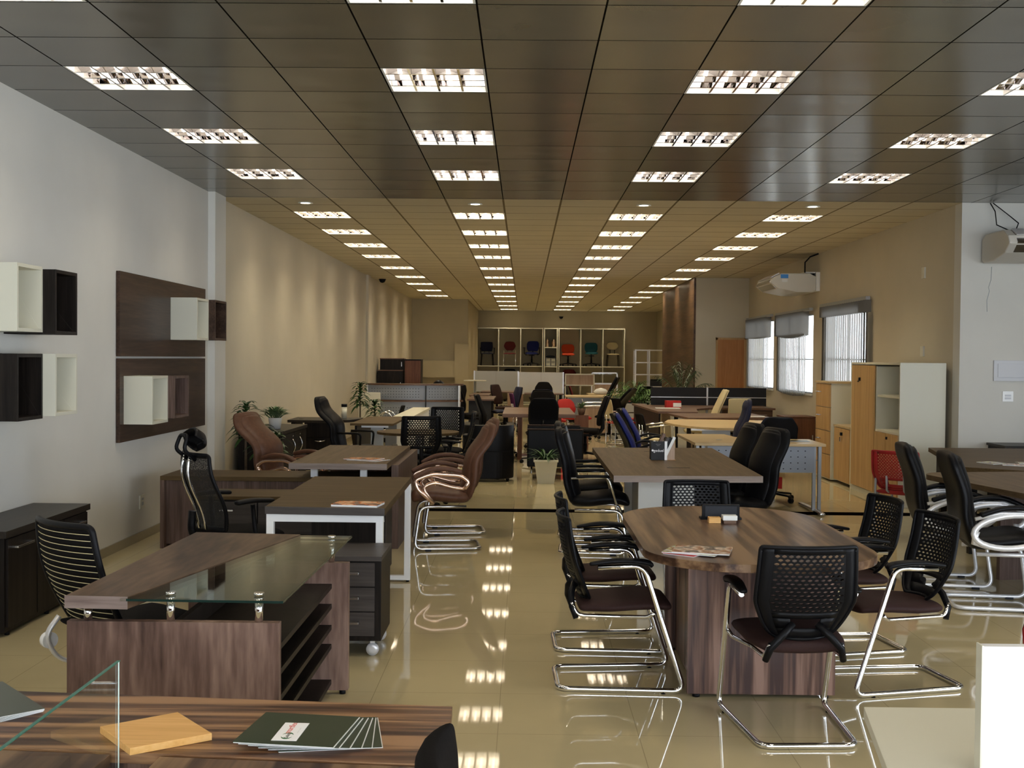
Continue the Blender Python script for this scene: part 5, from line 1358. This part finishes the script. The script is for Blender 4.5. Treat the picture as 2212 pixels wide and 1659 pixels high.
# metal shelving rear right
t = thing('metal_shelving', 'grey open metal shelving left of the wood clad office wall', 'shelving')
for x in (3.22, 3.62, 4.15):
    for y in (34.0, 34.45): MB().box(x-.02, x+.02, y-.02, y+.02, 0, 1.88).build('post', 'silver', t)
for z in (.3, .8, 1.15, 1.5, 1.86): MB().box(3.20, 4.17, 33.99, 34.46, z-.015, z+.015).build('shelf', 'silver', t)
settle(t, 0)
for (x, z, lb) in ((3.85, .815, 'dark box on the middle shelf of the metal shelving'),):
    t = thing('box', lb, 'box'); MB().box(x-.18, x+.18, 34.05, 34.35, z+.0005, z+.2).build('carton', 'partition', t); MB().box(x-.181, x+.181, 34.049, 34.351, z+.17, z+.2).build('lid', 'black', t); settle(t)

# ================================================================ RIGHT HALF, MIDDLE DISTANCE
# L-shaped beige desk with perforated panel
def perf_sheet(t, x0, x1, y, z0, z1, px=.075, face=-1, nm='modesty_panel', r_=.010):
    o = MB().box(x0, x1, y, y+.012, z0, z1).build(nm, 'perf', t); d = MB(); yy = y-.0008
    x = x0+.04
    while x < x1-.02:
        z = z0+.04
        while z < z1-.02: d.add([(x-r_, yy, z), (x, yy, z-r_*.6), (x+r_, yy, z), (x, yy, z+r_*.6)], [(0, 1, 2, 3)]); z += .062
        x += px
    d.build('perforation', 'black', o); return o
t = thing('desk', 'beige L shaped desk with grey perforated front panel and steel legs', 'desk')
MB().prism([(1.77, 13.56), (2.32, 13.56), (2.36, 13.1), (2.6, 12.86), (3.12, 12.82), (3.12, 12.10), (1.77, 12.10)], .712, .74).build('tabletop', 'maple_x', t, bevel=.002)
perf_sheet(t, 1.92, 3.03, 12.22, .43, .705)
for x in (1.85, 3.07):
    MB().box(x-.045, x-.012, 12.26, 12.30, .03, .712).box(x+.012, x+.045, 12.26, 12.30, .03, .712).build('leg', 'greymetal', t); MB().pad([(12.0, .02), (12.3, .03), (12.95, .02)], .06, .04, x0=x, rr=.02, n=12, seg=8).build('foot', 'steel', t)
MB().cyl(2.1, 12.6, .740, .742, .035).build('cable_cap', 'greymetal', t)
settle(t, 0)
magazine('open magazine lying on the right end of the beige L shaped desk', 2.83, 12.5, .7405, 85, .22, .4, ('foldergrey',), thick=.004)
t = thing('desk', 'beige desk with rounded end behind the perforated front desk', 'desk')
MB().prism([(2.0, 15.55), (1.93, 16.1), (2.05, 16.7), (2.3, 16.9), (3.55, 16.75), (3.6, 15.95), (2.95, 15.9), (2.9, 14.8), (2.45, 14.78), (2.15, 15.1)], .712, .74).build('tabletop', 'maple_x', t, bevel=.002)
MB().box(2.30, 2.66, 15.1, 15.16, .03, .70).build('leg', 'greymetal', t); MB().box(2.15, 2.85, 15.05, 15.09, .69, .712).build('beam', 'silver', t); MB().box(3.45, 3.5, 16.3, 16.6, 0, .712).build('leg', 'greymetal', t)
MB().box(2.2, 2.8, 15.0, 15.5, 0, .03).build('foot', 'greymetal', t)
settle(t, 0)
t = thing('desk', 'brown desk with pale magazine right of the oval ended beige desk', 'desk')
MB().prism([(2.28, 18.65), (2.42, 17.2), (3.70, 17.5), (3.66, 18.8)], .712, .745).build('tabletop', 'mid_brown', t, bevel=.002)
for (x, y) in ((2.45, 17.4), (3.5, 17.7), (2.4, 18.5), (3.55, 18.6)): MB().box(x-.03, x+.03, y-.03, y+.03, 0, .712).build('leg', 'espresso', t)
settle(t, 0)
magazine('white brochure on the right side of the brown desk by window', 3.5, 17.75, .7455, 80, .2, .28, ('paper',), thick=.005)
t = thing('desk', 'long brown corner desk in front of the dark screens', 'desk')
MB().prism([(2.30, 21.95), (4.48, 21.95), (4.48, 20.9), (3.3, 20.9), (3.0, 20.4), (2.85, 19.2), (2.2, 19.2), (2.08, 22.6), (2.3, 22.6)], .71, .745).build('tabletop', 'mid_brown', t, bevel=.002)
MB().prism([(2.22, 19.3), (2.25, 19.3), (2.13, 22.4), (2.10, 22.4)], .05, .71).build('side_panel', 'espresso', t)
b = MB().box(3.55, 4.45, 21.0, 21.8, .05, .71).build('drawer_block', 'mid_brown', t)
d = MB().box(3.57, 4.0, 20.98, 21.0, .45, .69).build('drawer', 'mid_brown', b); d = MB().box(4.02, 4.43, 20.98, 21.0, .45, .69).build('drawer', 'mid_brown', b); bar_handle(d, 4.12, 4.34, 20.98, .62)
settle(t, 0)
t = thing('desk_screen', 'long dark screen of four panels behind the brown corner desk', 'screen')
for (a, b) in ((2.38, 3.42), (3.45, 4.54)):
    for (p, q) in ((.72, .885), (.90, 1.075)):
        MB().box(a, b, 22.0, 22.04, p, q).build('panel', 'partition', t, bevel=.002)
MB().box(3.42, 3.45, 21.995, 22.045, .72, 1.08).build('post', 'silver', t); MB().box(2.38, 4.54, 22.005, 22.035, .885, .90).build('rail', 'silver', t)
for x in (2.5, 3.43, 4.4): MB().box(x-.02, x+.02, 22.0, 22.04, 0, .72).build('leg', 'silver', t)
settle(t, 0)
t = thing('box', 'red box with white label on the brown corner desk', 'box')
MB().box(2.50, 2.76, 20.6, 20.85, .7455, .87).build('carton', 'redfab', t); MB().box(2.62, 2.762, 20.598, 20.62, .765, .835).build('paper_label', 'paper', t); settle(t)
magazine('white papers lying in front of the red box', 2.50, 20.4, .7455, 88, .25, .42, ('paper',), thick=.01, cat='papers', name='papers')
c = task_chair('executive_chair', 'tall cream leather chair seen side on by the dark screens', 'creamleather', shell='creamleather', z1=1.12, w=.42, lean=.20, arms=False, base='black', z0=.48); place(c, [(2.86, 19.1, 88, c['label'])])
c = task_chair('executive_chair', 'short cream chair with notched top by the dark screens', 'creamleather', shell='creamleather', z1=.96, w=.40, lean=.05, arms=False, top=1.0, round_=6, z0=.48); place(c, [(3.52, 19.72, 12, c['label'])])
c = leather_visitor('executive_chair', 'tall navy chair beside the beige desk with rounded end', 'navy', 'steel', 'none', z1=1.13, base='star', lean=.16, w=.44); place(c, [(2.36, 14.15, 80, c['label'])])
c = task_chair('task_chair', 'dark navy rounded chair behind the perforated panel desk with red tag', 'navy', z1=.97, w=.46, arms=False, round_=2.2, top=.7); 
MB().box(-.05, .05, -.31, -.30, .17, .30).build('red_tag', 'redfab', c)
place(c, [(2.80, 13.35, 6, c['label'])])
cabinet('low reddish brown cabinet against the window wall', 4.14, 4.62, 18.6, 19.2, .03, .71, 'red_brown', 'red_brown', 1)
# blue visitor chairs
c = task_chair('visitor_chair', 'x', 'blue', z1=1.0, w=.44, lean=.20, arms=False, z0=.46)
for s_ in (-1, 1):
    a = MB().tube(fillet([(s_*.24, -.20, .62), (s_*.26, -.05, .68), (s_*.26, .18, .64), (s_*.25, .16, .42)], .05, 4), .015, 8).build('armrest', 'black', c)
place(c, [(1.42, 13.0, -86, 'nearer blue fronted chair with black shell behind the white based table'), (1.60, 14.3, -86, 'farther blue fronted chair with black shell')], 'blue chairs behind the white based table')
c = plastic_visitor('visitor_chair', 'cream backed chair with red seat and chrome frame', 'creamleather', 'redfab', 'chrome', z1=.86, zb=.50); 
for s_ in (-1, 1): MB().tube([(s_*.24, -.20, .62), (s_*.24, .15, .62)], .010, 8).build('armrest', 'chrome', c)
place(c, [(1.78, 21.6, -70, c['label'])])
c = plastic_visitor('visitor_chair', 'black chair just left of the cream backed red seat chair', 'blackfab', 'redfab', 'chrome', z1=.84, zb=.46); place(c, [(1.98, 22.75, -60, c['label'])])
c = plastic_visitor('visitor_chair', 'beige seated chair with chrome arms behind the blue chairs', 'blackfab', 'creamleather', 'chrome', z1=.80)
for s_ in (-1, 1): MB().tube(fillet([(s_*.24, -.20, .62), (s_*.25, .18, .66), (s_*.25, .2, .1)], .05, 4), .011, 8).build('armrest', 'chrome', c)
place(c, [(1.96, 17.2, -80, c['label'])])

# cabinets along the right wall
t = thing('tall_cupboard', 'tall maple and white cupboard with an open shelf bay, right wall', 'cabinet')
X0, X1 = 4.10, 4.60
MB().box(X0, X1, 12.82, 12.845, 0, 1.56).build('side_panel', 'cream', t, bevel=.001)
MB().box(X0, X1, 14.70, 14.725, 0, 1.56).build('side_panel', 'cream', t)
MB().box(X0+.01, X1, 13.70, 13.725, .06, 1.54).build('divider', 'cream', t)
MB().box(X0, X1, 12.82, 14.725, 1.56, 1.585).build('top', 'cream', t, bevel=.001)
MB().box(X1-.015, X1, 12.845, 14.70, .06, 1.56).build('back_panel', 'cream', t)
MB().box(X0+.005, X1, 12.845, 14.70, 0, .06).build('plinth', 'cream', t)
for z in (.80, 1.20): MB().box(X0+(.02 if z > 1 else 0), X1, 12.845, 13.70, z-.012, z+.012).build('shelf', 'cream', t)
d = MB().box(X0-.012, X0+.006, 13.73, 14.66, .07, 1.55).build('door', 'maple_z', t, bevel=.001); MB().box(X0-.035, X0-.012, 14.28, 14.30, 1.36, 1.40).box(X0-.03, X0-.025, 14.30, 14.36, 1.345, 1.36).build('lock', 'black', d)
for (a, b) in ((12.85, 13.27), (13.285, 13.695)):
    d = MB().box(X0-.012, X0+.006, a, b, .07, .785).build('door', 'maple_z', t, bevel=.001)
MB().box(X0-.03, X0-.012, 13.20, 13.22, .72, .75).build('lock', 'black', d)
settle(t, 0)
t = thing('low_cupboard', 'low maple cupboard between drawer tower and tall cupboard', 'cabinet')
MB().box(4.11, 4.60, 14.76, 15.50, .04, .74).build('body', 'cream', t); MB().box(4.09, 4.61, 14.75, 15.51, .74, .765).build('top', 'maple_x', t)
d = MB().box(4.095, 4.11, 14.78, 15.48, .05, .73).build('door', 'maple_z', t); MB().box(4.07, 4.095, 15.08, 15.12, .64, .68).build('lock', 'black', d); MB().box(4.068, 4.075, 15.09, 15.13, .56, .62).build('keys', 'chrome', d)
settle(t, 0)
t = thing('drawer_tower', 'four drawer maple fronted tower with pale side by the window', 'cabinet')
MB().box(4.07, 4.545, 15.56, 16.30, .02, 1.30).build('body', 'cream', t); MB().box(4.04, 4.55, 15.54, 16.32, 1.30, 1.325).build('top', 'maple_x', t)
for k in range(4):
    z = .04+.315*k; d = MB().box(4.05, 4.07, 15.57, 16.29, z, z+.305).build('drawer', 'maple_z', t, bevel=.001); bar_handle(d, 15.85, 16.0, 4.05, z+.2, '+X')
    for q in d.children: q.data.transform(Matrix.Translation((-.075, 0, 0)))
settle(t, 0)

# ================================================================ WALL AND CEILING FITTINGS
def ac_unit(label, T, wd=1.2):
    """profile in local x (out from wall) and z; length along y"""
    t = thing('air_conditioner', label, 'air conditioner')
    prof = [(0, 0), (0, .22), (.10, .27), (.55, .27), (.68, .20), (.72, .12), (.60, .03), (.30, -.03), (.05, -.03)]
    def pr(P, y0, y1, nm, m_, par, bev=0.):
        n = len(P); mb = MB(); vs = [(a, y0, b) for a, b in P]+[(a, y1, b) for a, b in P]
        mb.add(vs, [list(range(n))[::-1], list(range(n, 2*n))]+[(k, (k+1) % n, n+(k+1) % n, n+k) for k in range(n)], T=T); return mb.build(nm, m_, par, bevel=bev)
    pr(prof, 0, wd, 'body', 'ac', t, .012)
    pr([(.56, .272), (.69, .203), (.70, .21), (.57, .282)], .08, wd-.08, 'louvre_flap', 'silver', t)
    pr([(.60, .245), (.66, .215), (.728, .13), (.62, .035), (.615, .04), (.715, .13), (.655, .205)], .08, wd-.08, 'outlet_grille', 'steel', t)
    pr([(-.02, .18), (-.02, .30), (.16, .30), (.16, .28), (.0, .28), (.0, .18)], .1, wd-.1, 'bracket', 'white', t)
    return t
t = ac_unit('white air conditioner mounted high on the window wall', Matrix.Translation((4.60, 18.6, 2.71)) @ Matrix.Rotation(PI, 4, 'Z') @ Matrix.Translation((0, -1.2, 0)))
MB().box(4.04, 4.16, 18.597, 18.600, 2.90, 2.96).build('blue_sticker', 'inkblue', t); MB().box(4.06, 4.15, 18.597, 18.600, 2.84, 2.89).build('energy_sticker', 'paper', t)
MB().tube([(4.42, 18.6, 2.99), (4.42, 18.6, 3.15), (4.50, 18.6, 3.24), (4.63, 18.6, 3.29)], .012, 8).build('pipe', 'black', t)
MB().box(4.60, 4.66, 18.6, 19.8, 2.70, 3.0).build('wall_bracket', 'white', t); settle(t)
t = ac_unit('white air conditioner on the corner wall at the right edge', Matrix.Translation((4.86, 12.56, 2.68)) @ Matrix.Rotation(-PI/2, 4, 'Z'), 1.25)
MB().cyl(0, 0, 0, .004, .03).build('round_badge', 'black', t).matrix_local = Matrix.Translation((5.05, 11.865, 2.76)) @ Matrix.Rotation(R(70), 4, 'X')
MB().tube([(5.10, 12.3, 2.95), (4.97, 12.45, 3.05), (4.98, 12.52, 3.20), (4.93, 12.53, 3.29)], .006, 6).tube([(5.10, 12.3, 2.95), (5.20, 12.45, 3.07), (5.10, 12.52, 3.18), (4.96, 12.53, 3.29)], .006, 6).build('cable', 'black', t)
settle(t)
struct('wall_crack', MB().tube([(4.985, 12.599, 2.62), (4.98, 12.599, 2.48), (4.955, 12.599, 2.40), (4.965, 12.599, 2.36), (4.94, 12.599, 2.26), (4.945, 12.599, 2.14)], .003, 4), 'greymetal')  # thin grey tube for the crack in the corner wall
t = thing('distribution_board', 'grey electrical distribution box flush on the corner wall', 'electrical box')
MB().box(5.02, 5.46, 12.575, 12.598, 1.40, 1.62).build('frame', 'platewhite', t, bevel=.002); MB().box(5.06, 5.44, 12.565, 12.575, 1.44, 1.585).build('cover', 'platewhite', t, bevel=.002); settle(t)
t = thing('light_switch', 'white square switch below the grey electrical box', 'switch')
MB().box(5.12, 5.235, 12.585, 12.598, 1.18, 1.29).build('plate', 'whitegloss', t, bevel=.002)
for z in (1.215, 1.245): MB().box(5.145, 5.21, 12.580, 12.585, z-.010, z+.010).build('rocker', 'platewhite', t)
settle(t)
for (z0, z1, lb) in ((2.57, 2.70, 'narrow pale cover plate high on the window wall'), (1.66, 1.78, 'narrow grey box on window wall just above the tall cupboard')):
    t = thing('cover_plate', lb, 'wall plate'); MB().box(XR-.02, XR, 13.70, 13.80, z0, z1).build('plate', 'plate', t, bevel=.002); settle(t)
for (x, y, z, lb) in ((-3.12, 25.6, 3.30, 'black dome camera at the rear left ceiling edge'), (1.30, 42.0, 3.10, 'black camera high on the back wall')):
    t = thing('security_camera', lb, 'camera', (x, y, z))
    MB().lathe([(.07, 0), (.07, -.03), (.05, -.07), (.001, -.09)], 16).build('dome', 'black', t); MB().cyl(0, 0, -.015, .0, .08).box(-.02, .02, 0, .20 if y > 40 else .02, -.012, 0).build('mount', 'black', t)
